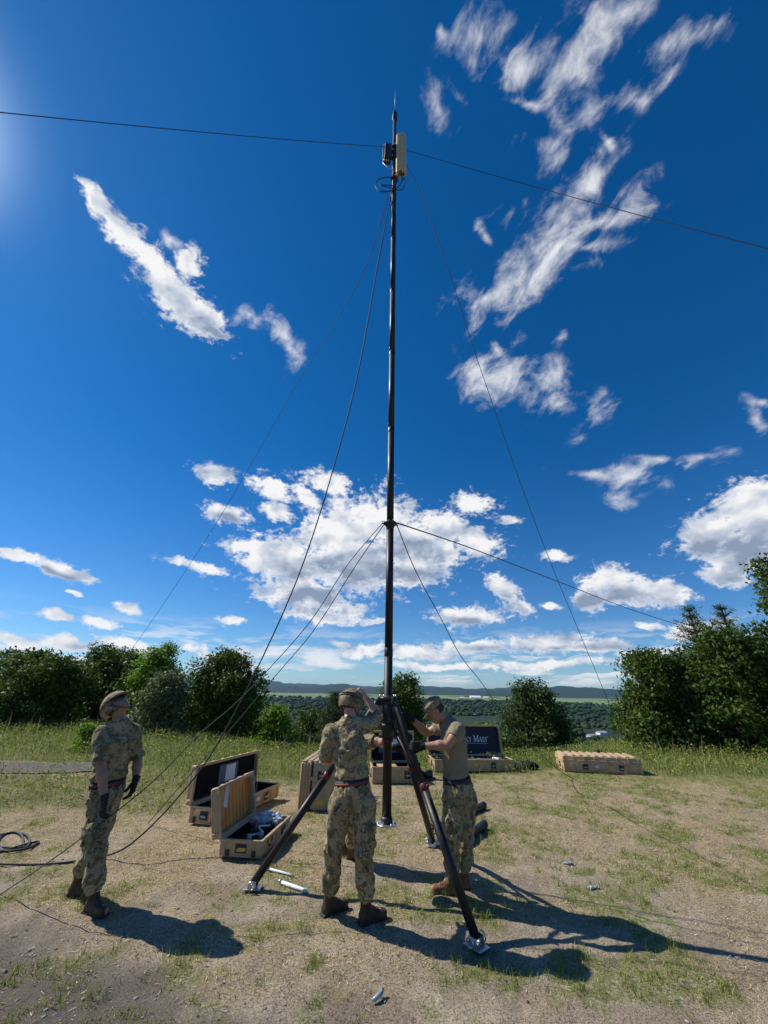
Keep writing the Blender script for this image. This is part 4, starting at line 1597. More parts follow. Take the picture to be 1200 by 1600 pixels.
cable("guy_line", sag(TOP + Vector((-.09, -.02, 0)), (-11.7, -1.65, 0.0), 0.35), 0.0055, M_WIRE, "top guy line running out of the photo at its left edge", "guy line", GG, n=3)
cable("guy_line", sag(TOP + Vector((.09, -.02, 0)), (10.1, 1.07, 0.0), 0.30), 0.0055, M_WIRE, "top guy line running out of the photo at its right edge", "guy line", GG, n=3)
cable("guy_line", [TOP + Vector((-.05, .08, -1.4)), at(560, 440, 7.2), at(470, 590, 10.6), at(330, 830, 15.5), at(195, 1030, 19.0), at(120, 1120, 20.5)], 0.008, M_WIRE, "thinnest guy line, falling from the mast top into the trees on the left", "guy line", GG, n=10)
cable("guy_line", [TOP + Vector((.07, .07, 0.0)), at(652, 290, 5.3), at(700, 420, 6.2), at(752, 580, 7.6), at(845, 840, 10.2), at(945, 1083, 13.2), at(972, 1150, 14.0)], 0.008, M_WIRE, "thin guy line falling from the mast top towards the oak on the right", "guy line", GG, n=10)
cable("feed_cable", [T2 + Vector((-.04, -.06, -.5)), at(590, 415, 4.95), at(560, 580, 5.15), at(520, 735, 5.45), at(470, 890, 5.75), at(405, 1038, 5.9), at(335, 1170, 5.85), at(270, 1255, 5.7), at(205, 1318, 5.45), on_ground(158, 1341) + Vector((0, 0, .012)),
      on_ground(110, 1349) + Vector((0, 0, .012)), on_ground(55, 1353) + Vector((0, 0, .012)), on_ground(0, 1352) + Vector((0, 0, .012)), on_ground(-60, 1345) + Vector((0, 0, .012))], 0.010, M_CORD,
      "thick black cable sagging from the mast top to the ground behind the soldier at left", "cable", None, n=12)
cable("guy_line", [MID + Vector((-.1, -.02, 0)), at(545, 880, 4.75), at(487, 968, 4.7), at(425, 1040, 4.65), at(367, 1100, 4.6), at(312, 1147, 4.5), at(238, 1222, 4.35), at(140, 1300, 4.24), at(60, 1358, 4.38), on_ground(0, 1398), on_ground(-45, 1430)], 0.005, M_ROPE,
      "olive cord from the lower ring passing in front of the left soldier's legs", "guy line", GG, n=10)
cable("guy_line", [MID + Vector((-.09, .03, -.01)), at(555, 885, 5.2), at(490, 985, 5.7), at(420, 1068, 6.1), at(360, 1140, 6.2), at(291, 1217, 6.25), on_ground(231, 1288, 0.01)], 0.006, M_ROPE,
      "olive cord from the lower ring, grounded left of the brown lidded case", "guy line", GG, n=10)
cable("guy_line", [MID + Vector((.09, .03, 0)), at(650, 893, 5.6), at(690, 968, 6.8), at(720, 1025, 7.8), at(755, 1070, 8.7), at(800, 1135, 9.5), at(860, 1192, 9.9), on_ground(895, 1217, .01), on_ground(930, 1222, .01)], 0.007, M_ROPE,
      "cord from the mast's lower ring passing over the lettered open case", "guy line", GG, n=10)
cable("guy_line", [MID + Vector((.1, -.02, 0)), at(740, 858, 7.2), at(870, 908, 10.2), at(985, 952, 12.8), at(1090, 986, 15.0), at(1115, 995, 15.6)], 0.010, M_ROPE,
      "cord from the mast's lower ring running to the pointed pines on the right", "guy line", GG, n=10)
cable("coiled_cable", [on_ground(-30, 1342, .012)] + [on_ground(18 + 38 * math.cos(a) * (1 - .03 * i), 1318 + 15 * math.sin(a), .012 + .006 * (i % 3)) for i, a in enumerate([q * 0.7 for q in range(20)])] + [on_ground(-25, 1325, .02)], 0.012, M_CORD,
      "black cable coiled loosely on the grass at the left edge of the photo", "cable", None, n=6)

# ------------------------------------------------------------------ transit cases
M_CASE = simple("tan_case", (0.44, 0.315, 0.185), 0.55, 0, 0.12, 6, 0.35, 0.2, (0.22, 0.16, 0.10))
M_FOAM = simple("black_foam", (0.012, 0.012, 0.013), 0.9, 0, 0.3, 30, 0.1)
M_LATCH = simple("black_latch", (0.02, 0.018, 0.017), 0.5, 0, 0.3, 20)
M_BROWN = None
_t = NT("ribbed_brown_lining")
_v = _t.coord('Object', (1, 1, 1))
_w = _t.n('ShaderNodeTexWave', wave_type='BANDS', bands_direction='X')
_t.l(_v, _w.inputs['Vector']); _w.inputs['Scale'].default_value = 3.2; _w.inputs['Distortion'].default_value = 0.6
_t.set(base=_t.mix(0.55, _t.ramp(_w.outputs['Fac'], [(0.0, (0.26, 0.07, 0.010)), (0.3, (0.62, 0.21, 0.03)), (1.0, (0.78, 0.31, 0.05))]), _t.ramp(_t.noise(_v, 5, 5), [(0.3, (0.45, 0.14, 0.02)), (0.7, (0.80, 0.36, 0.07))])), rough=0.55)
M_BROWN = _t.m
M_BLUE = simple("blue_sheet", (0.035, 0.085, 0.16), 0.5, 0, 0.12, 8)
M_PAPER = simple("paper", (0.62, 0.66, 0.72), 0.6, 0, 0.05, 8)
M_YEL = simple("yellow_label", (0.55, 0.38, 0.05), 0.5, 0, 0.1, 20)
M_INK = simple("printed_ink", (0.03, 0.05, 0.12), 0.6, 0, 0.1, 20)
M_NAVY = simple("navy_panel", (0.006, 0.009, 0.030), 0.5, 0, 0.2, 4, 0.3)
M_LETTER = simple("silver_lettering", (0.62, 0.68, 0.75), 0.4, 0, 0.05, 20)
M_ORANGE = simple("orange_strap", (0.75, 0.16, 0.03), 0.6, 0, 0.15, 20)


def shell(L, W, H, th, open_up=True, ribs=8, corner=0.035, rib_h=0.018):
    """hollow tray: base on z=0..H when open_up, or a lid whose inside faces down"""
    b = BM()
    # floor and four walls, butted so nothing is coplanar
    f0 = 0.0
    b.box((0, 0, th / 2), (L, W, th), None, 0.006)
    for sx in (-1, 1):
        b.box((sx * (L / 2 - th / 2), 0, H / 2 + th / 2), (th, W - 0.002, H - th), None, 0.006)
    for sy in (-1, 1):
        b.box((0, sy * (W / 2 - th / 2), H / 2 + th / 2), (L - 2 * th + 0.001, th, H - th), None, 0.006)
    # rolled rim
    z = H - 0.006
    for sx in (-1, 1):
        b.box((sx * (L / 2 + 0.006), 0, z - 0.006), (0.022, W + 0.034, 0.030), None, 0.007)
    for sy in (-1, 1):
        b.box((0, sy * (W / 2 + 0.006), z - 0.006), (L - 0.012, 0.022, 0.0296), None, 0.007)
    # corner posts and vertical reinforcing ribs
    for sx in (-1, 1):
        for sy in (-1, 1):
            b.box((sx * (L / 2 - corner * 0.7), sy * (W / 2 - corner * 0.7), H * 0.47), (corner * 2.0, corner * 2.0, H * 0.86), None, 0.018, 3)
    nn = max(2, int(L / 0.24))
    for i in range(nn):
        x = -L / 2 + L * (i + 0.5) / nn
        for sy in (-1, 1):
            b.box((x + L / nn * 0.5 - 0.02 if i < nn - 1 else x + L / nn * 0.30, sy * (W / 2 + 0.003), H * 0.42), (0.035, 0.016, H * 0.76), None, 0.005)
    return b


def case(name, loc, rz, L, W, hb, hl, lid_angle, label, lining, latches=True, lid_ribs=True, interior=None, roll=0.0, group=None):
    """transit case: base tray, hinged lid (along +y side) opened by lid_angle degrees, latches, handles, feet"""
    root = empty(name, loc, rz, label, "case", group)
    if roll:
        root.rotation_euler = (R(roll), 0, rz)
    th = 0.022
    base = shell(L, W, hb, th).build("base", M_CASE, root)
    for i in range(4):
        pass
    # feet pockets: dark moulded runners under the base
    for sx in (-0.36, 0.36):
        m = BM()
        m.box((sx * L, 0, -0.008), (0.10, W * 0.9, 0.016), None, 0.004)
        m.build("runner", M_CASE, root)
    # lining of the base
    m = BM()
    m.box((0, 0, th + 0.006), (L - 2 * th - 0.004, W - 2 * th - 0.004, 0.008))
    for sx in (-1, 1):
        m.box((sx * (L / 2 - th - 0.008), 0, hb * 0.5 + 0.01), (0.012, W - 2 * th - 0.006, hb - th - 0.02))
    for sy in (-1, 1):
        m.box((0, sy * (W / 2 - th - 0.008), hb * 0.5 + 0.01), (L - 2 * th - 0.034, 0.012, hb - th - 0.02))
    m.build("base_lining", interior or M_FOAM, root)
    # lid
    lid = bpy.data.objects.new("lid", None)
    lid_b = shell(L, W, hl, th)
    # moulded ridges on the outside of the lid
    if lid_ribs:
        n = int(L / 0.17)
        for i in range(n):
            x = -L / 2 + L * (i + 0.5) / n
            lid_b.box((x, 0, -0.012), (L / n * 0.52, W * 0.90, 0.026), None, 0.011, 3)
    for v in lid_b.bm.verts:           # turn over: opening downwards
        v.co = Vector((v.co.x, v.co.y, hl - v.co.z))
    a = R(lid_angle)
    piv = Vector((0, W / 2 + 0.004, hb + 0.004))
    LM = Matrix.Translation(piv) @ Matrix.Rotation(-a, 4, 'X') @ Matrix.Translation((0, -W / 2 - 0.004, 0.002))
    bmesh.ops.transform(lid_b.bm, matrix=LM, verts=lid_b.bm.verts)
    lid = lid_b.build("lid", M_CASE, root)
    m = BM()
    m.box((0, 0, hl - th - 0.007), (L - 2 * th - 0.004, W - 2 * th - 0.004, 0.010), M=LM)
    m.build("lid_lining", lining, lid)
    if latches:
        for x in (-0.30, 0.30):
            m = BM()
            if lid_angle < 1:
                m.box((x * L, -W / 2 - 0.016, hb - 0.03), (0.05, 0.016, 0.09), None, 0.004)
            else:
                m.box((x * L, -W / 2 - 0.016, hb - 0.05), (0.05, 0.016, 0.05), None, 0.004)
            m.build("latch", M_CASE, root)
        for x in (-0.22, 0.24):
            m = BM()
            m.box((x * L, -W / 2 - 0.006, hb * 0.50), (0.13, 0.010, hb * 0.52), None, 0.003)
            m.box((x * L, -W / 2 - 0.017, hb * 0.50 - 0.01), (0.085, 0.014, 0.028), None, 0.005, mi=1)
            m.build("handle", [M_LATCH, M_GREY], root)
        for sx in (-1, 1):
            m = BM()
            m.box((sx * (L / 2 + 0.006), 0, hb * 0.5), (0.010, 0.13, hb * 0.50), None, 0.003)
            m.box((sx * (L / 2 + 0.017), 0, hb * 0.5 - 0.01), (0.014, 0.085, 0.028), None, 0.005, mi=1)
            m.build("handle", [M_LATCH, M_GREY], root)
            for sy in (-0.32, 0.32):
                m = BM()
                m.box((sx * (L / 2 + 0.004), sy * W, hb * 0.24), (0.010, 0.045, hb * 0.36), None, 0.004)
                m.build("foot_pocket", M_LATCH, root)
    return root, LM


def decal(name, M, c, d, mat, parent):
    m = BM()
    m.box(c, d, M=M)
    return m.build(name, mat, parent)


def between(a, b):
    return math.atan2(b.y - a.y, b.x - a.x)


GC = "tan transit cases on the clearing"
# closed long case at the right
a, b = on_ground(883, 1207), on_ground(1006, 1212)
rz = between(a, b)
d_ = Vector((math.cos(rz), math.sin(rz), 0)); n_ = Vector((-d_.y, d_.x, 0))
L6 = (b - a).length
c6, LM = case("transit_case", a.lerp(b, .5) + n_ * 0.41 + Vector((0, 0, 0.02)), rz, L6, 0.80, 0.23, 0.105, 0, "closed tan case lying flat on the grass at the right, away from the others", M_FOAM, group=GC)
decal("yellow_label", None, (0.12 * L6, -0.412, 0.13), (0.085, 0.004, 0.05), M_YEL, c6)
decal("white_label", None, (-0.07 * L6, -0.412, 0.13), (0.085, 0.004, 0.06), M_PAPER, c6)

# open case with lettering in its lid
a, b = on_ground(680, 1207), on_ground(804, 1206)
rz = between(a, b)
d_ = Vector((math.cos(rz), math.sin(rz), 0)); n_ = Vector((-d_.y, d_.x, 0))
L5 = (b - a).length
W5 = 0.70
c5, LM5 = case("transit_case", a.lerp(b, .5) + n_ * (W5 / 2 + .01) + Vector((0, 0, 0.02)), rz, L5, W5, 0.25, 0.12, 97, "open tan case with silver lettering on the dark panel inside its lid", M_NAVY, group=GC, lid_ribs=True)
decal("yellow_label", None, (0.02 * L5, -W5 / 2 - 0.012, 0.13), (0.10, 0.004, 0.07), M_YEL, c5)
decal("inner_tray", None, (0.12 * L5, 0.02, 0.20), (L5 * 0.66, W5 * 0.80, 0.02), simple("grey_foam", (0.09, 0.09, 0.10), 0.8), c5)
m = BM(); m.box((0.34 * L5, -0.05, 0.235), (0.10, 0.22, 0.045), Matrix.Rotation(0.5, 3, 'Z'), 0.012); m.build("strap_end", M_PAPER, c5)

# serif letters drawn with strokes, standing on the inside of the lid
def glyph(ch):
    V, H = [], []
    S = []          # strokes: (x0,y0,x1,y1,width)
    if ch == 'S':
        return 0.62, [(0.55, 0.82, 0.30, 0.97, .10), (0.30, 0.97, 0.10, 0.80, .13), (0.10, 0.80, 0.16, 0.60, .15), (0.16, 0.60, 0.46, 0.42, .17), (0.46, 0.42, 0.54, 0.22, .15), (0.54, 0.22, 0.34, 0.03, .13), (0.34, 0.03, 0.08, 0.16, .10), (0.55, 0.97, 0.55, 0.76, .04), (0.08, 0.03, 0.08, 0.26, .04)]
    if ch == 'K':
        return 0.82, [(0.14, 0, 0.14, 1, .15), (0.02, 0.02, 0.28, 0.02, .05), (0.02, 0.98, 0.28, 0.98, .05), (0.20, 0.45, 0.66, 0.98, .06), (0.30, 0.56, 0.70, 0.02, .14), (0.55, 0.98, 0.78, 0.98, .05), (0.58, 0.02, 0.82, 0.02, .05)]
    if ch == 'Y':
        return 0.76, [(0.10, 0.98, 0.38, 0.45, .14), (0.66, 0.98, 0.40, 0.45, .06), (0.39, 0.48, 0.39, 0, .14), (0.26, 0.02, 0.54, 0.02, .05), (0.0, 0.98, 0.25, 0.98, .05), (0.55, 0.98, 0.77, 0.98, .05)]
    if ch == 'M':
        return 1.06, [(0.16, 0, 0.16, 1, .06), (0.88, 0, 0.88, 1, .15), (0.16, 0.98, 0.50, 0.08, .15), (0.84, 0.98, 0.52, 0.08, .06), (0.03, 0.02, 0.30, 0.02, .05), (0.74, 0.02, 1.02, 0.02, .05), (0.02, 0.98, 0.22, 0.98, .05), (0.82, 0.98, 1.02, 0.98, .05)]
    if ch == 'A':
        return 0.80, [(0.38, 1, 0.12, 0, .06), (0.38, 1, 0.68, 0, .15), (0.22, 0.33, 0.56, 0.33, .06), (0.0, 0.02, 0.24, 0.02, .05), (0.54, 0.02, 0.82, 0.02, .05)]
    if ch == 'T':
        return 0.70, [(0.35, 0, 0.35, 1, .15), (0.04, 0.96, 0.66, 0.96, .07), (0.05, 0.96, 0.05, 0.80, .05), (0.65, 0.96, 0.65, 0.80, .05), (0.22, 0.02, 0.48, 0.02, .05)]
    return 0.35, []


def write(text, M, x0, z0, size, small, depth, mat, parent, name="lettering", flip=1):
    """M maps (x, depth, up) onto the panel"""
    b = BM()
    x = x0
    for i, ch in enumerate(text):
        if ch == ' ':
            x += size * 0.30
            continue
        big = (i == 0 or text[i - 1] == ' ')
        s = size if big else small
        adv, strokes = glyph(ch)
        for j, (ax, ay, bx, by, w) in enumerate(strokes):
            p, q = Vector((x + ax * s, 0, z0 + ay * s)), Vector((x + bx * s, 0, z0 + by * s))
            dd = q - p
            ang = math.atan2(dd.z, dd.x)
            b.box((p + q) / 2 + Vector((0, -0.0003 * j, 0)), (dd.length + w * s * 0.3, depth, w * s), Matrix.Rotation(-ang, 3, 'Y'), M=M)
        x += adv * s
    ring = [Vector((x + 0.02 + 0.012 * math.cos(a), 0, z0 + small + 0.005 + 0.012 * math.sin(a))) for a in [k * math.pi / 5 for k in range(10)]]
    b.tube(ring, 0.0022, 5, closed=True, M=M)
    b.box(((x0 + x) / 2, 0, z0 - small * 0.32), (x - x0, depth, small * 0.05), M=M)
    return b.build(name, mat, parent)


# lid lining plane: its inside faces -z of lid space; x keeps, up on the opened lid = -y of lid space
hl5 = 0.12
PM = LM5 @ Matrix.Translation((0, 0, hl5 - 0.022 - 0.0135)) @ Matrix(((1, 0, 0, 0), (0, 0, -1, 0), (0, 1, 0, 0), (0, 0, 0, 1)))
lid5 = [o for o in c5.children if o.name.startswith("lid")][0]
write("SKY MAST", PM, -0.05, -0.04, 0.155, 0.115, 0.004, M_LETTER, lid5)

# open case behind the mast, with a data sheet in the lid
a, b = on_ground(583, 1226), on_ground(655, 1226)
rz = between(a, b)
d_ = Vector((math.cos(rz), math.sin(rz), 0)); n_ = Vector((-d_.y, d_.x, 0))
L4 = (b - a).length * 1.03
c4, LM4 = case("transit_case", a.lerp(b, .5) + n_ * 0.31 + Vector((0, 0, 0.02)), rz, L4, 0.60, 0.30, 0.11, 100, "open tan case behind the foot of the mast", M_FOAM, group=GC)
sheet = Matrix.Translation((0, 0, 0.11 - 0.022 - 0.014))
decal("blue_sheet", LM4 @ sheet, (-0.02, -0.03, 0), (0.58, 0.30, 0.003), M_BLUE, c4)
decal("white_sheet", LM4 @ sheet, (0.07, -0.03, -0.0035), (0.20, 0.24, 0.003), M_PAPER, c4)
m = BM(); m.box((-0.18, -0.1, 0.285), (0.42, 0.34, 0.03), None, 0.006); m.build("closed_flap", M_CASE, c4)

# long open case at the left with foam lining
P_, Q_ = on_ground(345, 1289), on_ground(431, 1251)
rz = between(P_, Q_)
d_ = Vector((math.cos(rz), math.sin(rz), 0)); n_ = Vector((-d_.y, d_.x, 0))
L1 = (Q_ - P_).length * 1.10
c1, LM1 = case("transit_case", P_.lerp(Q_, .5) + n_ * 0.24 + Vector((0, 0, 0.02)), rz, L1, 0.46, 0.20, 0.10, 92, "long open tan case with black foam lining, leftmost of the cases", M_FOAM, group=GC)
sheet = Matrix.Translation((0, 0, 0.10 - 0.022 - 0.014))
decal("blue_sheet", LM1 @ sheet, (0.05, -0.02, 0), (0.50, 0.26, 0.003), M_BLUE, c1)
decal("white_sheet", LM1 @ sheet, (0.10, -0.02, -0.0035), (0.26, 0.22, 0.003), M_PAPER, c1)
decal("white_label", None, (0.16, -0.242, 0.11), (0.11, 0.004, 0.05), M_PAPER, c1)

# open case with brown ribbed lid lining and gear inside; its hinge is on the left, so its long side runs away from the camera
a, b = on_ground(340, 1344), on_ground(407, 1344)
far = on_ground(450, 1302)
rz2 = between(b, far)          # long axis direction
d_ = Vector((math.cos(rz2), math.sin(rz2), 0)); n_ = Vector((-d_.y, d_.x, 0))
L2 = (far - b).length * 1.03
W2 = (b - a).length
c2, LM2 = case("transit_case", b.lerp(far, .5) + n_ * (W2 / 2) + Vector((0, 0, 0.02)), rz2, L2, W2, 0.16, 0.12, 103, "open tan case with orange brown ribbed lid lining, nearest the soldier looking up", M_BROWN, group=GC)
sheet = Matrix.Translation((0, 0, 0.12 - 0.022 - 0.014)) @ Matrix.Rotation(R(22), 4, 'Z')
decal("paper_tag", LM2 @ sheet, (-0.20, -0.05, 0), (0.10, 0.26, 0.003), M_PAPER, c2)
decal("yellow_label", None, (-L2 / 2 - 0.026, -0.02, 0.08), (0.003, 0.09, 0.03), M_YEL, c2)


def in_case(o, root):
    o.location = root.matrix_world @ Vector((0, 0, 0))
    return o


bpy.context.view_layer.update()
C2M = Matrix.Translation(c2.location) @ Matrix.Rotation(rz2, 4, 'Z')
m = BM()
m.blob((0.30, -0.02, 0.15), (0.17, 0.15, 0.07), 5, 4, 0.32, 3.5, M=None) if False else m.blob(C2M @ Vector((0.28, -0.01, 0.155)), (0.19, 0.16, 0.075), 5, 4, 0.30, 3.2)
_pl = NT("crumpled_plastic")
_pl.set(base=_pl.ramp(_pl.noise(_pl.coord(), 18, 4), [(0.35, (0.35, 0.38, 0.45)), (0.65, (0.70, 0.72, 0.76))]), rough=0.3, spec=0.6)
_pl.bump(_pl.noise(_pl.coord(), 26, 5, 0.7), 0.9, 0.02)
thing_mesh(m, "plastic_bag", _pl.m, "crumpled translucent plastic bag inside the case with the brown lid", "bag")
for i, (x, y, z, sx, sy, sz, r) in enumerate([(-0.05, 0.02, 0.10, 0.30, 0.12, 0.08, 0.4), (0.08, -0.08, 0.11, 0.18, 0.08, 0.09, -0.5), (-0.24, 0.05, 0.09, 0.20, 0.10, 0.06, 0.9)]):
    m = BM()
    M0 = C2M @ Matrix.Translation((x, y, z)) @ Matrix.Rotation(r, 4, 'Z') @ Matrix.Rotation(0.3 * (i - 1), 4, 'Y')
    m.box((0, 0, 0), (sx, sy, sz), None, 0.02, 3, M=M0)
    m.cyl((-sx * .4, 0, sz * .4), (sx * .3, 0, sz * .7), 0.025, seg=14, M=M0)
    m.box((sx * .3, 0, sz * .5), (0.05, sy * 1.1, 0.03), None, 0.006, M=M0)
    thing_mesh(m, "mast_clamp", M_MAT, ["largest black clamp in the middle of the case with the brown lid", "black clamp beside the plastic bag in the brown lidded case", "black clamp at the near end of the case with the brown lid"][i], "clamp", "clamps in the open case")
cable("cord_bundle", [C2M @ Vector(p) for p in [(-0.35, -0.1, .09), (-0.28, 0.02, .13), (-0.15, -0.1, .14), (-0.05, -0.02, .17), (0.05, -0.12, .16), (0.15, 0.0, .17), (0.18, -0.1, .19)]], 0.010, M_PAPER, "white cord lying over the clamps in the case with the brown lid", "cord", n=8)
for i, (x, y, lab) in enumerate([(-0.33, -0.02, "pale blue strap roll at the near end of the brown lidded case"), (-0.22, -0.12, "pale blue bottle like roll right beside the other roll in the brown lidded case")]):
    m = BM(); m.tube([C2M @ Vector((x, y, .06)), C2M @ Vector((x + .01, y, .15)), C2M @ Vector((x + .015, y, .17))], [.028, .028, .018], 14)
    thing_mesh(m, "strap_roll", M_CLEAR, lab, "strap roll")

# case standing on its long side beside the soldier at the mast
a, b = on_ground(470, 1268), on_ground(522, 1272)
rz = between(a, b)
c3 = empty("transit_case", (0, 0, 0), 0, "ribbed tan case standing upright on its side, left of the soldier at the mast", "case", GC)
L3, W3, H3 = 1.25, 0.66, 0.54      # depth away from camera, height, thickness left to right
ctr = a + Vector((0.235, 0.62, 0))
c3.location = ctr
c3.rotation_euler = (0, 0, R(-4))
m = BM()
m.box((0.10, 0, W3 / 2 + 0.01), (0.32, L3, W3), None, 0.03, 3)
m.build("base", M_CASE, c3)
m = BM()
m.box((-0.165, 0, W3 / 2 + 0.01), (0.19, L3 * 0.995, W3 * 0.995), None, 0.03, 3)
for i in range(5):
    m.box((-0.262, -L3 / 2 + L3 * (i + 0.5) / 5, W3 / 2 + 0.01), (0.03, L3 / 5 * 0.5, W3 * 0.9), None, 0.011, 3)
for i in range(4):
    m.box((-0.235 + 0.048 * i, -L3 / 2 - 0.002, W3 / 2 + 0.01), (0.022, 0.02, W3 * 0.93), None, 0.008, 3)
m.build("lid", M_CASE, c3)
m = BM()
for j in range(9):
    for i in range(6):
        m.box((-0.20 + 0.092 * i, -L3 / 2 + L3 * (j + 0.5) / 9 + (0.02 if i % 2 else -0.02), W3 + 0.014), (0.075, L3 / 9 * 0.62, 0.022), Matrix.Rotation(0.25 if i % 2 else -0.25, 3, 'Z'), 0.009, 2)
m.build("ridges", M_CASE, c3)
m = BM()
m.box((-0.068, 0, W3 / 2 + 0.01), (0.014, L3 + 0.016, W3 + 0.016), None, 0.004)
m.build("seam", M_LATCH, c3)
for z in (0.16, 0.44):
    m = BM(); m.box((-0.06, -L3 / 2 - 0.014, z), (0.09, 0.02, 0.055), None, 0.005); m.build("latch", M_CASE, c3)
m = BM()
m.box((0.11, -L3 / 2 - 0.005, 0.48), (0.15, 0.012, 0.12), None, 0.004)
m.box((0.11, -L3 / 2 - 0.016, 0.48), (0.10, 0.014, 0.03), None, 0.005, mi=1)
m.build("handle", [M_LATCH, M_GREY], c3)
decal("yellow_label", None, (0.11, -L3 / 2 - 0.005, 0.12), (0.09, 0.008, 0.06), M_YEL, c3)

# ------------------------------------------------------------------ loose gear on the ground
_cl = simple("dark_cloth", (0.010, 0.012, 0.022), 0.85, 0, 0.3, 12, 0.2, 0.4)
m = BM()
p = on_ground(822, 1202)
for i, (dx, dz, r) in enumerate([(-.12, .09, .16), (.08, .08, .19), (.22, .05, .12), (-.22, .05, .10)]):
    m.blob(p + Vector((dx, 0.03 * i, dz)), (r, 0.15, 0.10), 20 + i, 3, 0.25, 2.5)
thing_mesh(m, "folded_jacket", _cl, "dark bundle of cloth on the grass just right of the lettered case", "bundle")
GT = "spare black tubes on the ground"


def tube_thing(p, q, r, label):
    m = BM()
    p, q = Vector(p), Vector(q)
    up = Vector((0, 0, r + 0.004))
    d = (q - p).normalized()
    o = empty("mast_tube", p, 0, label, "tube", GT)
    W = Matrix.Translation(-p)
    m.tube([p + up, p + up + d * 0.004, q + up - d * 0.004, q + up], [r * .9, r, r, r * .9], 24, M=W)
    m.build("tube", M_BLACK, o)
    for e, s in ((p, 1), (q, -1)):
        k = BM()
        k.tube([e + up + d * s * 0.03, e + up + d * s * 0.032, e + up + d * s * 0.09, e + up + d * s * 0.092], [r, r * 1.06, r * 1.06, r], 24, M=W)
        k.build("collar", M_MAT, o)
    return o


tube_thing(on_ground(684, 1302), on_ground(757, 1264), 0.052, "longer spare black tube, farther of the two behind the soldier in the cap")
tube_thing(on_ground(712, 1330), on_ground(758, 1296), 0.052, "shorter spare black tube, nearer of the two behind the soldier in the cap")
tube_thing(on_ground(705, 1272), on_ground(738, 1255), 0.045, "short black tube end lying beyond the two long spare tubes")
m = BM()
p = on_ground(672, 1302)
m.box(p + Vector((0, 0, .035)), (0.10, 0.05, 0.05), Matrix.Rotation(.5, 3, 'Z'), 0.01)
m.tube([p + Vector((-.04, .02, .04)), p + Vector((0.02, .05, .09)), p + Vector((.08, .02, .03))], .012, 8)
thing_mesh(m, "tube_strap", M_RED, "dark red strap clip on the grass between the tripod legs", "clip")
m = BM()
p = on_ground(695, 1306)
t = bmesh.new()
vs = [t.verts.new(v) for v in ((-.05, 0, .02), (.06, -.02, .06), (.07, .03, .10), (-.03, .05, .05), (.05, .02, -.0))]
for f in ((0, 1, 2), (0, 2, 3), (0, 4, 1), (1, 4, 2), (2, 4, 3), (3, 4, 0)):
    t.faces.new([vs[i] for i in f])
bmesh.ops.bevel(t, geom=t.edges[:], offset=0.004, segments=1, affect='EDGES')
m._add(t, Matrix.Translation(p))
thing_mesh(m, "marker_flag", M_ORANGE, "bright orange flag piece beside the trouser leg of the soldier in the cap", "flag")
# hand winch: black gear behind the tripod leg
wr = empty("hand_winch", on_ground(668, 1219), 0.5, "black winch with a round base on the grass behind the tripod legs", "winch")
m = BM(); m.box((0, 0, .03), (.30, .20, .05), None, .012); m.build("base", M_MAT, wr)
m = BM(); m.tube([(-.09, 0, .12), (-.085, 0, .12), (.085, 0, .12), (.09, 0, .12)], [.06, .075, .075, .06], 20); m.box((-.1, 0, .1), (.012, .12, .16), None, .003); m.box((.1, 0, .1), (.012, .12, .16), None, .003); m.build("drum", M_MAT, wr)
m = BM(); m.tube([(-.11, 0, .12), (-.18, 0, .12), (-.20, 0, .22), (-.20, 0, .34), (-.26, 0, .34)], .011, 8); m.build("crank", M_MAT, wr)

GS = "metal ground stakes"


def stake(p, q, label, r=0.013):
    p, q = Vector(p), Vector(q)
    up = Vector((0, 0, 0.016))
    o = empty("ground_stake", p, 0, label, "stake", GS)
    W = Matrix.Translation(-p)
    m = BM(); m.tube([p + up, p.lerp(q, .9) + up, q + up * .6], [r, r, r * .2], 10, M=W); m.build("shaft", M_PAPER, o)
    m = BM(); m.tube([p + up - (q - p).normalized() * .004, p + up + (q - p).normalized() * .02], r * 1.7, 12, M=W); m.build("head", M_STEEL, o)


stake(on_ground(437, 1381), on_ground(482, 1397), "white ground stake nearer the tripod's left foot, the thicker of the two", 0.016)
stake(on_ground(418, 1360), on_ground(458, 1371), "thin white ground stake lying behind the tripod's left leg", 0.010)
m = BM()
p = on_ground(590, 1568)
m.tube([p + Vector((-.035, -.01, .02)), p + Vector((-.01, 0, .024)), p + Vector((.02, .03, .03)), p + Vector((.035, .05, .034))], [.005, .013, .014, .006], 12)
m.box(p + Vector((.025, .045, .03)), (.02, .010, .04), Matrix.Rotation(.5, 3, 'Y'), .003)
thing_mesh(m, "crushed_cup", M_CLEAR, "small crushed white cup on the bare dirt in the near foreground", "litter")
for i, (x, y, lab) in enumerate([(886, 1350, "small crumpled clear wrapper on the grass, farther from the camera"), (925, 1388, "small crumpled clear wrapper near the tip of the shadow")]):
    m = BM()
    p = on_ground(x, y)
    m.blob(p + Vector((0, 0, .006)), (.035, .022, .008), 60 + i, 4, 0.6, 3.0)
    m.blob(p + Vector((.05, .02, .004)), (.026, .02, .006), 70 + i, 4, 0.6, 3.0)
    thing_mesh(m, "plastic_wrapper", M_CLEAR, lab, "wrapper", "clear plastic scraps")
m = BM()
p = on_ground(1010, 1206)
m.blob(p + Vector((0, .9, .10)), (.06, .04, .10), 81, 3, 0.3, 2)
thing_mesh(m, "paper_scrap", M_PAPER, "white scrap caught in the weeds beyond the closed case at the right", "paper")
m = BM()
p = on_ground(979, 1207)
m.blob(p + Vector((0, 1.3, .26)), (.14, .08, .09), 82, 3, 0.3, 2)
m.blob(p + Vector((.02, 1.3, .12)), (.08, .06, .12), 83, 3, 0.3, 2)
thing_mesh(m, "dark_bag", _cl, "small dark bag standing in the weeds just behind the closed case", "bag")
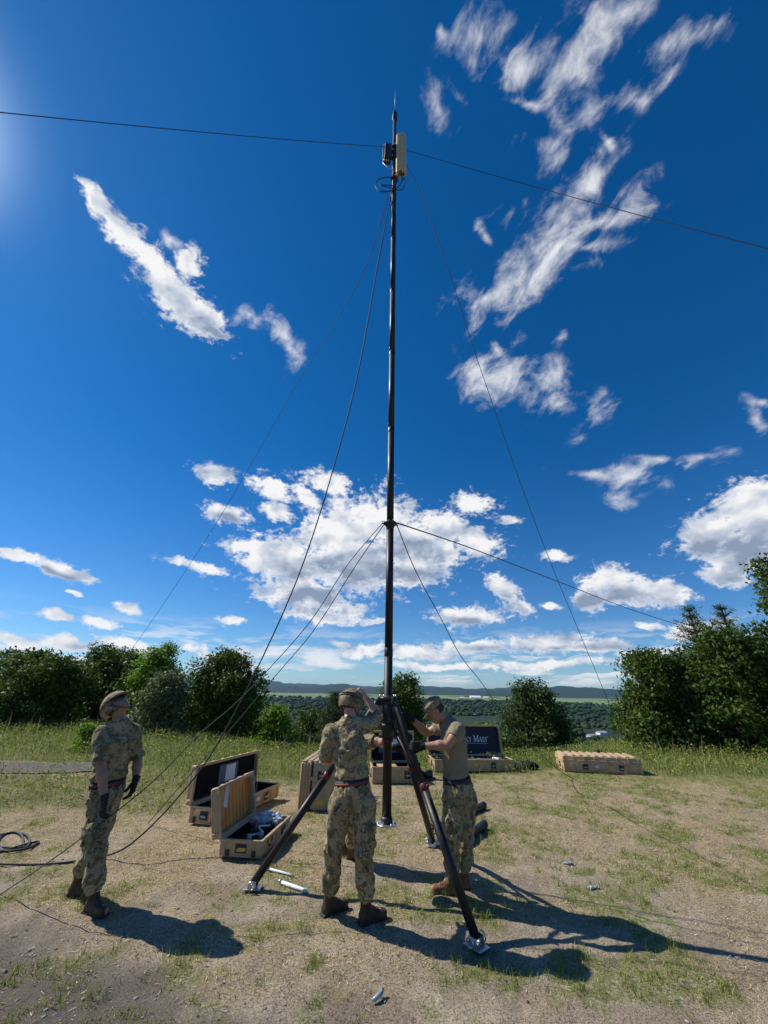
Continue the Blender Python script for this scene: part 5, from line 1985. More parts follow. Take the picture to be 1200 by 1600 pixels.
for i, (x0, y0, x1, y1, lab) in enumerate([(380, 1410, 232, 1385, "dark twig half buried in the dirt left of the tripod's left foot"), (600, 1600, 560, 1585, "thin bent twig in the near foreground")]):
    pass

# ------------------------------------------------------------------ people
def camo(name, dark=1.0, sat=1.0, weave=0.25):
    t = NT(name)
    v = t.coord()
    wv = t.n('ShaderNodeVectorMath', operation='ADD')
    t.l(v, wv.inputs[0])
    wn_ = t.n('ShaderNodeTexNoise'); t.l(v, wn_.inputs['Vector']); wn_.inputs['Scale'].default_value = 20
    sc_ = t.n('ShaderNodeVectorMath', operation='SCALE'); t.l(wn_.outputs['Color'], sc_.inputs[0]); sc_.inputs['Scale'].default_value = 0.05
    t.l(sc_.outputs[0], wv.inputs[1])
    v2 = wv.outputs[0]

    def K(c):
        return tuple(x * dark for x in c)
    base = t.ramp(t.noise(v2, 3.5, 3), [(0.4, K((0.25, 0.20, 0.112))), (0.6, K((0.34, 0.28, 0.17)))])
    n1 = t.noise(v2, 12.0, 4, 0.6)
    n2 = t.noise(t.coord('Object', (1.0, 1.0, 1.5)), 15.0, 4, 0.6, 1.2)
    n3 = t.noise(v2, 24.0, 3, 0.6, 0.8)
    n4 = t.noise(v2, 34.0, 3, 0.6, 0.5)
    c = t.mix(t.ramp(n1, [(0.53, (0, 0, 0)), (0.57, (1, 1, 1))]), base, K((0.140, 0.130, 0.062)))
    c = t.mix(t.ramp(n2, [(0.56, (0, 0, 0)), (0.59, (1, 1, 1))]), c, K((0.150, 0.095, 0.052)))
    c = t.mix(t.ramp(n3, [(0.61, (0, 0, 0)), (0.63, (1, 1, 1))]), c, K((0.065, 0.050, 0.033)))
    c = t.mix(t.ramp(n4, [(0.62, (0, 0, 0)), (0.65, (1, 1, 1))]), c, K((0.42, 0.36, 0.23)))
    t.set(base=c, rough=0.88, spec=0.12, sheen=0.1)
    h = t.math('ADD', t.noise(v, 28, 4, 0.6), t.math('MULTIPLY', t.noise(v, 900, 1), 0.12))
    t.bump(h, 0.55, 0.012)
    return t.m


M_CAMO = camo("camouflage_cloth")
M_CAMO_H = camo("camouflage_cover", 0.85)
M_TEE = simple("tan_tshirt", (0.215, 0.185, 0.125), 0.9, 0, 0.08, 6, 0.1, 0.25)
M_SKIN = simple("skin", (0.52, 0.30, 0.21), 0.5, 0, 0.10, 14, 0.4, 0.08)
M_SKIN2 = simple("tanned_skin", (0.36, 0.19, 0.12), 0.5, 0, 0.10, 14, 0.4, 0.08)
for _m in (M_SKIN, M_SKIN2):
    _m.node_tree.nodes['Principled BSDF'].inputs['Subsurface Weight'].default_value = 0.08
    _m.node_tree.nodes['Principled BSDF'].inputs['Subsurface Radius'].default_value = (0.02, 0.008, 0.004)
M_BOOTB = simple("dark_brown_leather", (0.040, 0.024, 0.016), 0.55, 0, 0.25, 20, 0.4, 0.3, (0.09, 0.07, 0.05))
M_BOOTT = simple("tan_suede", (0.15, 0.085, 0.045), 0.9, 0, 0.2, 20, 0.1, 0.3, (0.2, 0.13, 0.08))
M_SOLE = simple("rubber_sole", (0.02, 0.017, 0.015), 0.8, 0, 0.2, 30)
M_GLOVE = simple("black_glove", (0.013, 0.013, 0.014), 0.7, 0, 0.3, 30, 0.3, 0.3)
M_BELTD = simple("navy_belt", (0.012, 0.014, 0.028), 0.7, 0, 0.2, 30)
M_BELTR = simple("red_belt_stripe", (0.20, 0.028, 0.020), 0.7, 0, 0.15, 30)
M_HAIR = simple("short_brown_hair", (0.035, 0.022, 0.014), 0.8, 0, 0.4, 60)
M_STRAP = simple("olive_strap", (0.07, 0.065, 0.045), 0.8, 0, 0.2, 30)
M_LENS = simple("dark_lens", (0.008, 0.008, 0.010), 0.12, 0, 0.1, 5, 0.7)
M_EYE = simple("eye_white", (0.6, 0.58, 0.55), 0.3, 0, 0.05, 5)


def npv(v):
    return np.array(v, np.float32)


def cone(s, p0, p1, r0, r1, k=0.01, op='add', flat=None):
    """flat-ended tapered cylinder"""
    p0, p1 = npv(p0), npv(p1)
    rm = max(r0, r1) * (1 if flat is None else max(1, flat[1])) + k + 2 * s.h
    sl, P = s._sub(np.minimum(p0, p1) - rm, np.maximum(p0, p1) + rm)
    if sl is None:
        return
    ba = p1 - p0
    L = float(np.linalg.norm(ba))
    ax = ba / L
    pa = P - p0
    t = pa @ ax
    q = pa - t[..., None] * ax
    if flat is not None:
        a2 = npv(flat[0]); a2 /= np.linalg.norm(a2)
        c = q @ a2
        q = q + (c * (1 / flat[1] - 1))[..., None] * a2
    lat = np.sqrt((q * q).sum(-1)) - (r0 + (r1 - r0) * np.clip(t / L, 0, 1))
    end = np.maximum(-t, t - L)
    d = np.where((lat > 0) & (end > 0), np.sqrt(np.maximum(lat, 0) ** 2 + np.maximum(end, 0) ** 2), np.maximum(lat, end))
    s._merge(sl, d.astype(np.float32), k, op)


def folds(seed, amp=0.007, f=(14, 14, 9)):
    def fn(P):
        x, y, z = P[:, 0] * f[0] + seed * 3.1, P[:, 1] * f[1] + seed, P[:, 2] * f[2] - seed * 1.7
        a = fbm(x, y, z, oct=2)
        r = 1 - np.abs(2 * vnoise(x * 0.8 + 2.5 * a, y * 0.8 + 3, z * 1.5 + 3.0 * a) - 1)
        b = vnoise(x * 3.1, y * 3.1, z * 3.1) - 0.5
        return amp * (1.0 - 1.7 * r ** 2 * 0.8) + amp * 0.5 * b
    return fn


def frame_of(f, u):
    f = Vector(f).normalized()
    u = Vector(u)
    u = (u - f * u.dot(f)).normalized()
    r = f.cross(u)
    return Matrix((r, f, u)).transposed()          # columns: right, forward, up


def hand(s, wrist, direction, palm, side, curl=0.35, grow=0.0, spread=1.0):
    """palm, five fingers and thumb; side=+1 when the thumb lies along direction x palm"""
    d = Vector(direction).normalized()
    pn = Vector(palm)
    pn = (pn - d * pn.dot(d)).normalized()
    t = d.cross(pn) * side
    w = Vector(wrist)
    g = grow
    rot = Matrix((t, pn, d)).transposed()
    s.rbox(w + d * 0.048, (0.040 + g, 0.014 + g, 0.046 + g), 0.013, rot, 0.012)
    s.cap(w - d * 0.02, w + d * 0.03, 0.026 + g, 0.026 + g, 0.015, (pn, 0.75))
    for i, (off, ln, r) in enumerate([(0.030, 0.074, .0088), (0.010, 0.083, .0090), (-0.010, 0.077, .0086), (-0.029, 0.060, .0078)]):
        c = curl * (1 + 0.12 * i)
        p = w + d * 0.090 + t * off
        a = 0.0
        pts = [p - d * 0.012]
        pts.append(p)
        cur = p
        for j, seg in enumerate((0.44, 0.31, 0.25)):
            a += c * (0.9, 1.15, 0.9)[j]
            dv = d * math.cos(a) + pn * math.sin(a) + t * (off * 1.5 * spread)
            cur = cur + dv.normalized() * ln * seg
            pts.append(cur)
        s.chain([tuple(q) for q in pts], [r + g, r + g, r * .97 + g, r * .9 + g, r * .78 + g], 0.004)
    b = w + d * 0.022 + t * 0.030 + pn * 0.004
    m1 = b + (d * 0.75 + t * 0.65 + pn * 0.35).normalized() * 0.036
    m2 = m1 + (d * 0.85 + t * (0.25 - 0.3 * curl) + pn * (0.3 + 0.5 * curl)).normalized() * 0.030
    m3 = m2 + (d * 0.8 + pn * (0.3 + 0.8 * curl) - t * 0.2 * curl).normalized() * 0.024
    s.chain([tuple(b), tuple(m1), tuple(m2), tuple(m3)], [0.015 + g, 0.0115 + g, 0.0105 + g, 0.0085 + g], 0.008)


def head_shape(s, c, F, bulk=1.0):
    """c = centre of the skull, F = frame (right, forward, up)"""
    c = Vector(c)
    r, f, u = F.col[0], F.col[1], F.col[2]
    W = lambda a, b, d: c + r * a * bulk + f * b * bulk + u * d * bulk
    s.ell(W(0, -0.008, 0.022), (0.076 * bulk, 0.094 * bulk, 0.088 * bulk), F, 0.02)
    s.ell(W(0, 0.022, -0.03), (0.062 * bulk, 0.070 * bulk, 0.085 * bulk), F, 0.025)
    s.ell(W(0, 0.052, -0.086), (0.034 * bulk, 0.032 * bulk, 0.026 * bulk), F, 0.025)      # chin
    for q in (-1, 1):
        s.cap(W(q * 0.056, 0.0, -0.055), W(q * 0.024, 0.055, -0.088), 0.017, 0.017, 0.02)  # jaw
        s.ell(W(q * 0.042, 0.058, -0.030), (0.018, 0.016, 0.018), F, 0.02)                # cheek
        s.ell(W(q * 0.032, 0.094, 0.004), (0.017, 0.015, 0.012), F, 0.012, 'cut')         # socket
        s.ell(W(q * 0.032, 0.076, 0.004), (0.013, 0.013, 0.012), F, 0.003)                # eyeball
        s.ell(W(q * 0.078, -0.008, -0.010), (0.009, 0.020, 0.031), F, 0.008)              # ear
        s.ell(W(q * 0.087, -0.003, -0.008), (0.005, 0.010, 0.018), F, 0.004, 'cut')
    s.cap(W(-0.036, 0.080, 0.024), W(0.036, 0.080, 0.024), 0.010, 0.010, 0.014)            # brow
    s.chain([W(0, 0.086, 0.012), W(0, 0.098, -0.012), W(0, 0.108, -0.028)], [0.008, 0.010, 0.0125], 0.010)
    for q in (-1, 1):
        s.ell(W(q * 0.013, 0.097, -0.031), (0.008, 0.009, 0.007), F, 0.006)
    s.ell(W(0, 0.091, -0.052), (0.022, 0.010, 0.006), F, 0.005)                            # lips
    s.ell(W(0, 0.088, -0.062), (0.019, 0.010, 0.006), F, 0.005)
    s.ell(W(0, 0.100, -0.0570), (0.020, 0.008, 0.0018), F, 0.003, 'cut')


def build_person(J, label, skin, top_mat, boots, helmet=True, gloves=True, belt=True, tee=False, seed=1, lens=False, sleeves=True, shorts=False, group=None, hmm=0.0062, bulk=1.0):
    V = {k: (Vector(v) if not isinstance(v, (Matrix, float, int, dict)) else v) for k, v in J.items()}
    feet_c = (V['ankL'] + V['ankR']) / 2
    z0 = float(height(feet_c.x, feet_c.y))
    loc = Vector((feet_c.x, feet_c.y, 0))
    root = empty("person", loc, 0, label, "person", group)
    allp = [v for k, v in V.items() if isinstance(v, Vector) and k[:3] in ('ank', 'kne', 'hip', 'elb', 'wri', 'sho', 'hea', 'toe', 'pel')]
    lo = Vector([min(p[i] for p in allp) for i in range(3)])
    hi = Vector([max(p[i] for p in allp) for i in range(3)])

    def grid(h, lo_=lo, hi_=hi, pad=0.17):
        return SDF([lo_[i] - pad for i in range(3)], [hi_[i] + pad for i in range(3)], h)

    def emit(s, name, mat, relax=1, parent=root):
        me = s.mesh(name, relax)
        me.transform(Matrix.Translation(-loc))
        return link_mesh(name, me, mat, parent)

    pf = Vector(J['pel_f']).normalized()          # pelvis facing
    cf = Vector(J['chest_f']).normalized()
    pel, chest, neck, head = V['pel'], V['chest'], V['neck'], V['head']
    spine = (neck - pel).normalized()
    FP = frame_of(pf, spine)
    FC = frame_of(cf, (neck - chest))
    FH = frame_of(J['head_f'], J['head_u'])
    sides = ('L', 'R')

    # ---- body: one continuous surface
    s = grid(hmm)
    s.ell(pel, (0.150, 0.100, 0.105), FP, 0.03)
    s.ell(pel.lerp(chest, 0.5), (0.122, 0.085, 0.14), FC, 0.05)
    s.ell(chest, (0.150, 0.098, 0.170), FC, 0.05)
    s.cap(V['shoL'] * 0.85 + V['shoR'] * 0.15, V['shoR'] * 0.85 + V['shoL'] * 0.15, 0.055, 0.055, 0.05)
    s.chain([neck - (head - neck) * 0.35, neck, head - (head - neck) * 0.25], [0.066, 0.056, 0.054], 0.03)
    head_shape(s, head, FH)
    for q in sides:
        sh, el, wr = V['sho' + q], V['elb' + q], V['wri' + q]
        s.chain([sh, sh.lerp(el, 0.35), el], [0.050, 0.048, 0.037], 0.03)
        s.chain([el, el.lerp(wr, 0.3), wr], [0.040, 0.043, 0.026], 0.02)
        hip, kn, an = V['hip' + q], V['kne' + q], V['ank' + q]
        s.chain([hip, hip.lerp(kn, 0.4), kn], [0.082, 0.074, 0.050], 0.03)
        s.chain([kn, kn.lerp(an, 0.32), an], [0.050, 0.054, 0.034], 0.02)
        toe = V['toe' + q]
        s.cap(an + Vector((0, 0, -0.03)), toe + Vector((0, 0, 0.0)), 0.034, 0.028, 0.02)
        hd = J['hand' + q]
        hand(s, wr, hd['d'], hd['p'], hd['s'], hd.get('curl', 0.35))
    body = emit(s, "body", skin)

    # ---- top garment
    waist = V['pel'] + spine * 0.085
    s = grid(hmm + 0.0005, Vector((lo.x, lo.y, waist.z + 0.10)), hi, 0.15)
    A = (0.172 if not tee else 0.158) * bulk
    Bd = (0.128 if not tee else 0.120) * bulk
    s.ell(chest, (A, Bd, 0.185), FC, 0.05)
    cone(s, waist, chest, (0.146 if not tee else 0.140) * bulk, 0.150 * bulk, 0.05, flat=(FC.col[1], 0.82))
    if not tee:      # cloth blouses out over the belt
        s.ell(waist + spine * 0.05, (0.163, 0.128, 0.065), FP, 0.03)
    else:
        cone(s, waist - spine * 0.02, waist + spine * 0.06, 0.150 * bulk, 0.142 * bulk, 0.02, flat=(FC.col[1], 0.82))
    s.chain([V['shoL'], neck.lerp(chest, .12), V['shoR']], [0.066, 0.078, 0.066], 0.05)
    for q in sides:
        sh, el = V['sho' + q], V['elb' + q]
        if tee:
            e = sh.lerp(el, 0.52)
            s.cap(sh, sh.lerp(el, 0.2), 0.066, 0.066, 0.04)
            cone(s, sh, e, 0.068, 0.064, 0.02)
        else:
            e = sh.lerp(el, 0.92)
            s.cap(sh, sh.lerp(el, 0.5), 0.072, 0.067, 0.04)
            cone(s, sh, e, 0.072, 0.064, 0.02)
            cone(s, sh.lerp(el, 0.74), sh.lerp(el, 0.93), 0.070, 0.071, 0.006)    # rolled cuff
    if not tee:
        for q in (-1, 1):
            s.rbox(chest + cf * 0.115 + FC.col[0] * 0.075 * q + spine * 0.0, (0.055, 0.018, 0.065), 0.012, FC, 0.012)   # chest pockets
        # collar
        cone(s, neck.lerp(chest, 0.05), neck + (head - neck) * 0.22, 0.076, 0.074, 0.012)
    s.wrinkle(folds(seed, 0.012 if not tee else 0.007, (11, 11, 8)))
    cone(s, neck - (head - neck) * 0.05, neck + (head - neck) * 0.6, 0.060, 0.066, 0.006, 'cut')
    s.cut(waist + spine * 0.006, -spine)
    emit(s, "shirt" if tee else "jacket", top_mat)

    # ---- belt
    if belt:
        m = BM()
        n = 36
        for (dz, hh, mi, g_) in (((0, 0.055, 0, 0.004), (0, 0.018, 1, 0.0065)) if not tee else ((0, 0.048, 0, 0.004),)):
            ring = []
            for k in range(n):
                a = 2 * math.pi * k / n
                u = FP.col[0] * math.cos(a) * (0.152 + g_) * bulk + FP.col[1] * math.sin(a) * (0.122 + g_) * bulk
                ring.append(u)
            t = bmesh.new()
            lo_r = [t.verts.new(waist + u - spine * (hh / 2 + 0.018)) for u in ring]
            hi_r = [t.verts.new(waist + u + spine * (hh / 2 - 0.018)) for u in ring]
            il = [t.verts.new(waist + u * 0.93 - spine * (hh / 2 + 0.018)) for u in ring]
            ih = [t.verts.new(waist + u * 0.93 + spine * (hh / 2 - 0.018)) for u in ring]
            for k in range(n):
                k2 = (k + 1) % n
                for A_, B_ in ((lo_r, hi_r), (hi_r, ih), (ih, il), (il, lo_r)):
                    f_ = t.faces.new((A_[k], A_[k2], B_[k2], B_[k]))
                    f_.smooth = A_ is lo_r
            m._add(t, Matrix.Translation(-loc), mi)
        m.build("belt", [M_BELTD, M_BELTR], root)

    # ---- trousers
    s = grid(hmm + 0.0005, lo, Vector((hi.x, hi.y, waist.z - 0.1)), 0.17)
    s.ell(pel - spine * 0.01, (0.165 * bulk, 0.132 * bulk, 0.105), FP, 0.04)
    cone(s, pel, waist - spine * 0.006, 0.155 * bulk, 0.150 * bulk, 0.03, flat=(FP.col[1], 0.82))
    for q, sg in (('L', -1), ('R', 1)):
        hip, kn, an = V['hip' + q], V['kne' + q], V['ank' + q]
        leg_f = (V['toe' + q] - an); leg_f.z = 0; leg_f.normalize()
        out = leg_f.cross(Vector((0, 0, 1))) * sg
        s.ell(hip - pf * 0.025, (0.098, 0.110, 0.12), FP, 0.04)
        s.chain([hip, hip.lerp(kn, 0.5), kn], [0.100 * bulk, 0.092 * bulk, 0.078 * bulk], 0.04)
        hem = kn.lerp(an, 0.80)
        s.cap(kn, kn.lerp(an, 0.45), 0.078, 0.076, 0.03)
        s.cap(kn.lerp(an, 0.45), kn.lerp(an, 0.66), 0.074, 0.078, 0.03)
        cone(s, kn.lerp(an, 0.5), hem, 0.074, 0.062, 0.03)
        mid = hip.lerp(kn, 0.62) + out * 0.082
        ax = (kn - hip).normalized()
        s.rbox(mid, (0.024, 0.072, 0.085), 0.014, Matrix((out, out.cross(ax).normalized(), ax)).transposed(), 0.012)    # cargo pocket
    s.wrinkle(folds(seed + 5, 0.015, (12, 12, 7.5)))
    s.cut(waist - spine * 0.030, spine)
    for q in sides:
        kn, an = V['kne' + q], V['ank' + q]
        cone(s, kn.lerp(an, 0.79), kn.lerp(an, 1.05), 0.050, 0.050, 0.004, 'cut')
    emit(s, "trousers", M_CAMO)

    # ---- boots
    for q in sides:
        an, toe, kn = V['ank' + q], V['toe' + q], V['kne' + q]
        d = toe - an; dz = d.z; d.z = 0; d.normalize()
        pitch = J.get('lift' + q, 0.0)           # heel raised by this much
        u = Vector((0, 0, 1))
        rt = d.cross(u)
        F = Matrix((rt, d, u)).transposed()
        if pitch:
            F = Matrix.Rotation(-pitch, 3, rt) @ F
        d2, u2 = F.col[1], F.col[2]
        sole_z = an - u2 * 0.088
        lo_b = Vector([min(an[i], toe[i]) - 0.2 for i in range(3)])
        hi_b = Vector([max(an[i], toe[i]) + 0.2 for i in range(3)])
        s = SDF(lo_b, [hi_b.x, hi_b.y, hi_b.z + 0.12], 0.0055)
        shaft = an + (kn - an).normalized() * 0.17
        s.cap(shaft, an, 0.050, 0.043, 0.02)
        s.rbox(sole_z + d2 * 0.066 + u2 * 0.034, (0.039, 0.116, 0.031), 0.018, F, 0.015)
        s.ell(sole_z + d2 * 0.140 + u2 * 0.037, (0.043, 0.055, 0.032), F, 0.015)
        s.ell(sole_z - d2 * 0.018 + u2 * 0.052, (0.036, 0.042, 0.048), F, 0.025)
        s.cap(an + u2 * 0.01, sole_z + d2 * 0.09 + u2 * 0.050, 0.038, 0.030, 0.02)
        for k in range(5):       # lacing ridges
            c = an.lerp(sole_z + d2 * 0.09 + u2 * 0.05, k / 5) + d2 * (0.042) + u2 * 0.018
            s.cap(c - rt * 0.02, c + rt * 0.02, 0.0055, 0.0055, 0.003)
        s.cut(sole_z + u2 * 0.016, -u2)
        bo = emit(s, "boot", boots)
        s = SDF(lo_b, [hi_b.x, hi_b.y, an.z], 0.0055)
        s.rbox(sole_z + d2 * 0.068 + u2 * 0.012, (0.039, 0.119, 0.0115), 0.006, F, 0.003)
        s.ell(sole_z + d2 * 0.146 + u2 * 0.012, (0.042, 0.050, 0.0115), F, 0.006)
        s.rbox(sole_z - d2 * 0.022 + u2 * 0.002, (0.042, 0.042, 0.012), 0.005, F, 0.003)
        emit(s, "sole", M_SOLE, 1, bo)

    # ---- gloves
    if gloves:
        for q in sides:
            hd = J['hand' + q]
            w = V['wri' + q]
            d = Vector(hd['d']).normalized()
            s = SDF(w - Vector((0.17,) * 3), w + Vector((0.17,) * 3), 0.0042)
            hand(s, w, hd['d'], hd['p'], hd['s'], hd.get('curl', 0.35), grow=0.0028)
            cone(s, w - d * 0.035, w + d * 0.01, 0.036, 0.032, 0.01)
            emit(s, "glove", M_GLOVE)

    # ---- headgear
    r_, f_, u_ = FH.col[0], FH.col[1], FH.col[2]
    if helmet:
        s = SDF(head - Vector((0.22,) * 3), head + Vector((0.22,) * 3), 0.0055)
        hc = head + u_ * 0.030 - f_ * 0.006
        s.ell(hc, (0.118, 0.140, 0.118), FH, 0.02)
        s.ell(hc - f_ * 0.04 - u_ * 0.045, (0.108, 0.100, 0.075), FH, 0.03)
        for q in (-1, 1):
            s.ell(hc + r_ * q * 0.075 - u_ * 0.055, (0.042, 0.075, 0.060), FH, 0.03)
        s.wrinkle(folds(seed + 9, 0.0045, (22, 22, 22)))
        s.ell(hc, (0.103, 0.124, 0.104), FH, 0.005, 'cut')
        s.ell(hc - f_ * 0.035 - u_ * 0.06, (0.094, 0.088, 0.080), FH, 0.005, 'cut')
        for q in (-1, 1):
            s.ell(hc + r_ * q * 0.066 - u_ * 0.065, (0.036, 0.066, 0.060), FH, 0.004, 'cut')
        s.cut(hc + f_ * 0.10 - u_ * 0.002, -(u_ * 0.97 + f_ * 0.22))     # front brim line (keeps the crown)
        he = None
        # lower rim behind and over the ears is restored below the cut
        s2 = SDF(head - Vector((0.22,) * 3), head + Vector((0.22,) * 3), 0.0055)
        s2.ell(hc - u_ * 0.01 - f_ * 0.012, (0.118, 0.138, 0.118), FH, 0.02)
        s2.ell(hc - u_ * 0.012 - f_ * 0.010, (0.106, 0.126, 0.130), FH, 0.004, 'cut')
        s2.cut(hc + u_ * 0.01, u_)
        s2.cut(hc - u_ * 0.082, -u_)
        s2.cut(hc + f_ * 0.035 - u_ * 0.03, (f_ * 0.86 - u_ * 0.30).normalized())
        # join both shells on the common grid
        s.g = np.minimum(s.g, s2.g)
        he = emit(s, "helmet", M_CAMO_H)
        # brim band and chin strap
        m = BM()
        T_ = Matrix.Translation(-loc)
        ring = [hc + r_ * math.cos(a) * 0.1195 + f_ * math.sin(a) * 0.1415 + u_ * (0.012 - 0.012 * math.sin(a)) for a in [k * 2 * math.pi / 40 for k in range(40)]]
        m.tube(ring, 0.0055, 6, closed=True, M=T_)
        m.build("helmet_band", M_STRAP, he)
        m = BM()
        for q in (-1, 1):
            m.tube([hc + r_ * q * 0.102 - u_ * 0.05 + f_ * 0.03, head + r_ * q * 0.078 - u_ * 0.05 + f_ * 0.032, head + r_ * q * 0.045 - u_ * 0.105 + f_ * 0.058, head - u_ * 0.116 + f_ * 0.064], 0.006, 6, M=T_)
            m.tube([hc + r_ * q * 0.090 - u_ * 0.06 - f_ * 0.07, head + r_ * q * 0.074 - u_ * 0.07 - f_ * 0.01, head + r_ * q * 0.066 - u_ * 0.076 + f_ * 0.028], 0.006, 6, M=T_)
        m.build("chin_strap", M_STRAP, he)
        if lens:
            s = SDF(head - Vector((0.2,) * 3), head + Vector((0.2,) * 3), 0.005)
            s.ell(head + f_ * 0.030 + u_ * 0.012, (0.080, 0.082, 0.034), FH, 0.01)
            s.ell(head + f_ * 0.012 + u_ * 0.010, (0.078, 0.082, 0.060), FH, 0.004, 'cut')
            s.cut(head + f_ * 0.045, -f_)
            emit(s, "dark_glasses", M_LENS)
    else:
        s = SDF(head - Vector((0.22,) * 3), head + Vector((0.22,) * 3), 0.005)
        s.ell(head + u_ * 0.052 - f_ * 0.006, (0.094, 0.112, 0.088), FH, 0.03)
        cone(s, head + u_ * 0.028 - f_ * 0.006, head + u_ * 0.085 - f_ * 0.004, 0.093, 0.094, 0.02, flat=(f_, 1.18))
        s.wrinkle(folds(seed + 9, 0.005, (20, 20, 20)))
        s.ell(head + u_ * 0.018 - f_ * 0.006, (0.081, 0.100, 0.095), FH, 0.004, 'cut')
        s.cut(head + u_ * 0.026, -u_)
        cp = emit(s, "cap", M_CAMO_H)
        s = SDF(head - Vector((0.24,) * 3), head + Vector((0.24,) * 3), 0.0045)
        FB = Matrix.Rotation(R(-14), 3, r_) @ FH
        s.ell(head + u_ * 0.026 + f_ * 0.105, (0.080, 0.070, 0.0075), FB, 0.006)
        emit(s, "brim", M_CAMO_H, 1, cp)
    # hair on the nape and sides
    s = SDF(head - Vector((0.2,) * 3), head + Vector((0.2,) * 3), 0.005)
    s.ell(head + u_ * 0.014 - f_ * 0.012, (0.080, 0.095, 0.090), FH, 0.01)
    s.ell(head + f_ * 0.065 - u_ * 0.02, (0.10, 0.085, 0.12), FH, 0.01, 'cut')
    s.cut(head - u_ * 0.052, -u_)
    for q in (-1, 1):
        s.ell(head + r_ * q * 0.085 - f_ * 0.002 - u_ * 0.015, (0.022, 0.03, 0.042), FH, 0.004, 'cut')
    emit(s, "hair", M_HAIR)
    return root, V, loc, FC, spine, chest


def yaw(deg):
    """unit facing vector: 0 = away from the camera, positive turns to the right"""
    return Vector((math.sin(R(deg)), math.cos(R(deg)), 0))


Z = Vector((0, 0, 1))

# --- soldier at the mast, back to the camera
fC = yaw(18)
rC = fC.cross(Z)
aL, aR = on_ground(512, 1432) + Vector((0, .03, .088)), on_ground(571, 1446) + Vector((0, .03, .088))
pelC = at(551, 1236, 4.20)
JC = dict(
    ankL=aL, ankR=aR, toeL=aL + yaw(52) * 0.17 - Z * .05, toeR=aR + yaw(62) * 0.17 - Z * .05,
    kneL=at(521, 1325, 4.24), kneR=at(569, 1328, 4.17),
    hipL=at(533, 1258, 4.20), hipR=at(570, 1260, 4.19),
    pel=pelC, chest=at(546, 1168, 4.20), neck=at(546, 1128, 4.23), head=at(549, 1101, 4.30),
    shoL=at(517, 1145, 4.20), shoR=at(572, 1133, 4.27),
    elbL=at(507, 1187, 4.32), elbR=at(592, 1118, 4.43),
    wriL=at(530, 1186, 4.56), wriR=at(572, 1090, 4.47),
    pel_f=yaw(12), chest_f=yaw(20), head_f=yaw(28) * 0.94 - Z * 0.34, head_u=Z + yaw(28) * 0.34,
    handL=dict(d=yaw(35) * 0.8 + Z * 0.2, p=Vector((0.3, 0.2, -1)), s=1, curl=0.7),
    handR=dict(d=Vector((-0.45, -0.15, 0.75)), p=Vector((-0.8, -0.1, -0.5)), s=1, curl=0.75),
)
build_person(JC, "soldier in camouflage seen from behind at the mast, one bare hand raised to the helmet", M_SKIN, M_CAMO, M_BOOTB, gloves=False, seed=3)

# --- soldier on the left, leaning back and looking up
bR, bL = on_ground(138, 1428) + Vector((0.0, .02, .088)), on_ground(110, 1402) + Vector((0.02, .02, .098))
JL = dict(
    ankR=bR, ankL=bL, toeR=bR + yaw(112) * 0.17 - Z * .05, toeL=bL + yaw(100) * 0.17 - Z * .058,
    kneR=at(150, 1332, 4.33), kneL=at(146, 1318, 4.55),
    hipR=at(157, 1252, 4.38), hipL=at(172, 1248, 4.50),
    pel=at(166, 1235, 4.44), chest=at(180, 1168, 4.42), neck=at(187, 1130, 4.42), head=at(183, 1103, 4.42),
    shoR=at(159, 1147, 4.32), shoL=at(208, 1145, 4.52),
    elbR=at(158, 1197, 4.24), elbL=at(215, 1188, 4.60),
    wriR=at(163, 1248, 4.22), wriL=at(212, 1219, 4.50),
    pel_f=yaw(112), chest_f=yaw(125), head_f=yaw(100) * 0.56 + Z * 0.83, head_u=Z * 0.56 - yaw(100) * 0.83,
    handR=dict(d=Vector((0.12, 0.0, -1)), p=Vector((0.5, 0.8, 0)), s=-1, curl=0.35),
    handL=dict(d=Vector((-0.02, -0.1, -1)), p=Vector((-0.5, -0.5, 0)), s=1, curl=0.4),
)
build_person(JL, "soldier at the left with black gloves, leaning back and looking up at the mast top", M_SKIN2, M_CAMO, M_BOOTB, gloves=True, seed=7, lens=True)

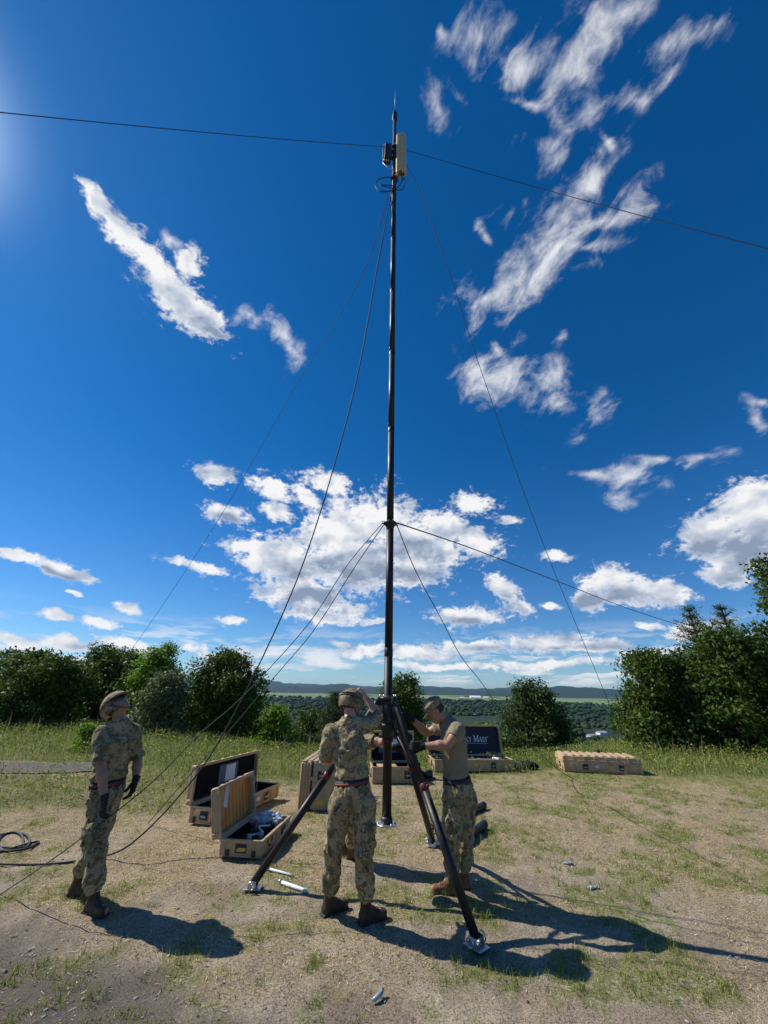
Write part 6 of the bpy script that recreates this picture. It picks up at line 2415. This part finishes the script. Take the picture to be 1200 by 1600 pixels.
# --- soldier in a tan t-shirt and soft cap, both hands on the tripod
cR, cL = on_ground(727, 1392) + Vector((0, .05, .088)), on_ground(708, 1402) + Vector((0, .05, .088))
JR = dict(
    ankR=cR, ankL=cL, toeR=cR + yaw(-78) * 0.17 - Z * .05, toeL=cL + yaw(-85) * 0.17 - Z * .05,
    kneR=at(727, 1312, 4.76), kneL=at(705, 1316, 4.62),
    hipR=at(725, 1250, 4.74), hipL=at(708, 1252, 4.63),
    pel=at(716, 1230, 4.69), chest=at(708, 1160, 4.68), neck=at(699, 1127, 4.69), head=at(680, 1110, 4.69),
    shoR=at(691, 1135, 4.84), shoL=at(716, 1142, 4.52),
    elbR=at(666, 1145, 4.90), elbL=at(699, 1164, 4.42),
    wriR=at(643, 1123, 4.80), wriL=at(659, 1166, 4.46),
    pel_f=yaw(-60), chest_f=yaw(-66), head_f=yaw(-88) * 0.80 - Z * 0.60, head_u=Z * 0.80 + yaw(-88) * 0.60,
    handR=dict(d=Vector((-0.9, -0.05, 0.25)), p=Vector((-0.2, -0.8, -0.3)), s=-1, curl=0.75),
    handL=dict(d=Vector((-0.95, 0.05, 0.02)), p=Vector((0.0, 0.9, 0.1)), s=1, curl=0.85),
)
build_person(JR, "soldier in a tan t-shirt and soft camouflage cap, gripping the tripod with gloved hands", M_SKIN2, M_TEE, M_BOOTT, helmet=False, gloves=True, belt=True, tee=True, seed=12, bulk=1.09)

# --- fourth soldier, almost hidden behind the one at the mast
dL, dR = on_ground(532, 1350) + Vector((0, .05, .088)), on_ground(549, 1345) + Vector((0, .05, .088))
JF = dict(
    ankL=dL + Vector((0, .22, 0)), ankR=dR, toeL=dL + Vector((0, .22, 0)) + yaw(95) * 0.17 - Z * .05, toeR=dR + yaw(105) * 0.17 - Z * .05,
    kneL=at(540, 1282, 5.55), kneR=at(553, 1288, 5.38),
    hipL=at(538, 1240, 5.58), hipR=at(545, 1240, 5.40),
    pel=at(542, 1228, 5.48), chest=at(550, 1176, 5.46), neck=at(552, 1146, 5.46), head=at(555, 1128, 5.46),
    shoL=at(560, 1153, 5.64), shoR=at(562, 1157, 5.30),
    elbL=at(582, 1165, 5.62), elbR=at(588, 1158, 5.16),
    wriL=at(598, 1150, 5.30), wriR=at(618, 1168, 5.08),
    pel_f=yaw(100), chest_f=yaw(98), head_f=yaw(95) * 0.75 - Z * 0.6, head_u=Z * 0.75 + yaw(95) * 0.6,
    handL=dict(d=Vector((0.8, -0.5, 0.1)), p=Vector((0.1, -0.6, -0.4)), s=1, curl=0.8),
    handR=dict(d=Vector((0.95, -0.15, -0.05)), p=Vector((0.1, 0.9, 0.0)), s=1, curl=0.8),
)
build_person(JF, "soldier almost hidden behind the one at the mast, a gloved hand reaching to the tripod", M_SKIN, M_CAMO, M_BOOTT, gloves=True, seed=21)
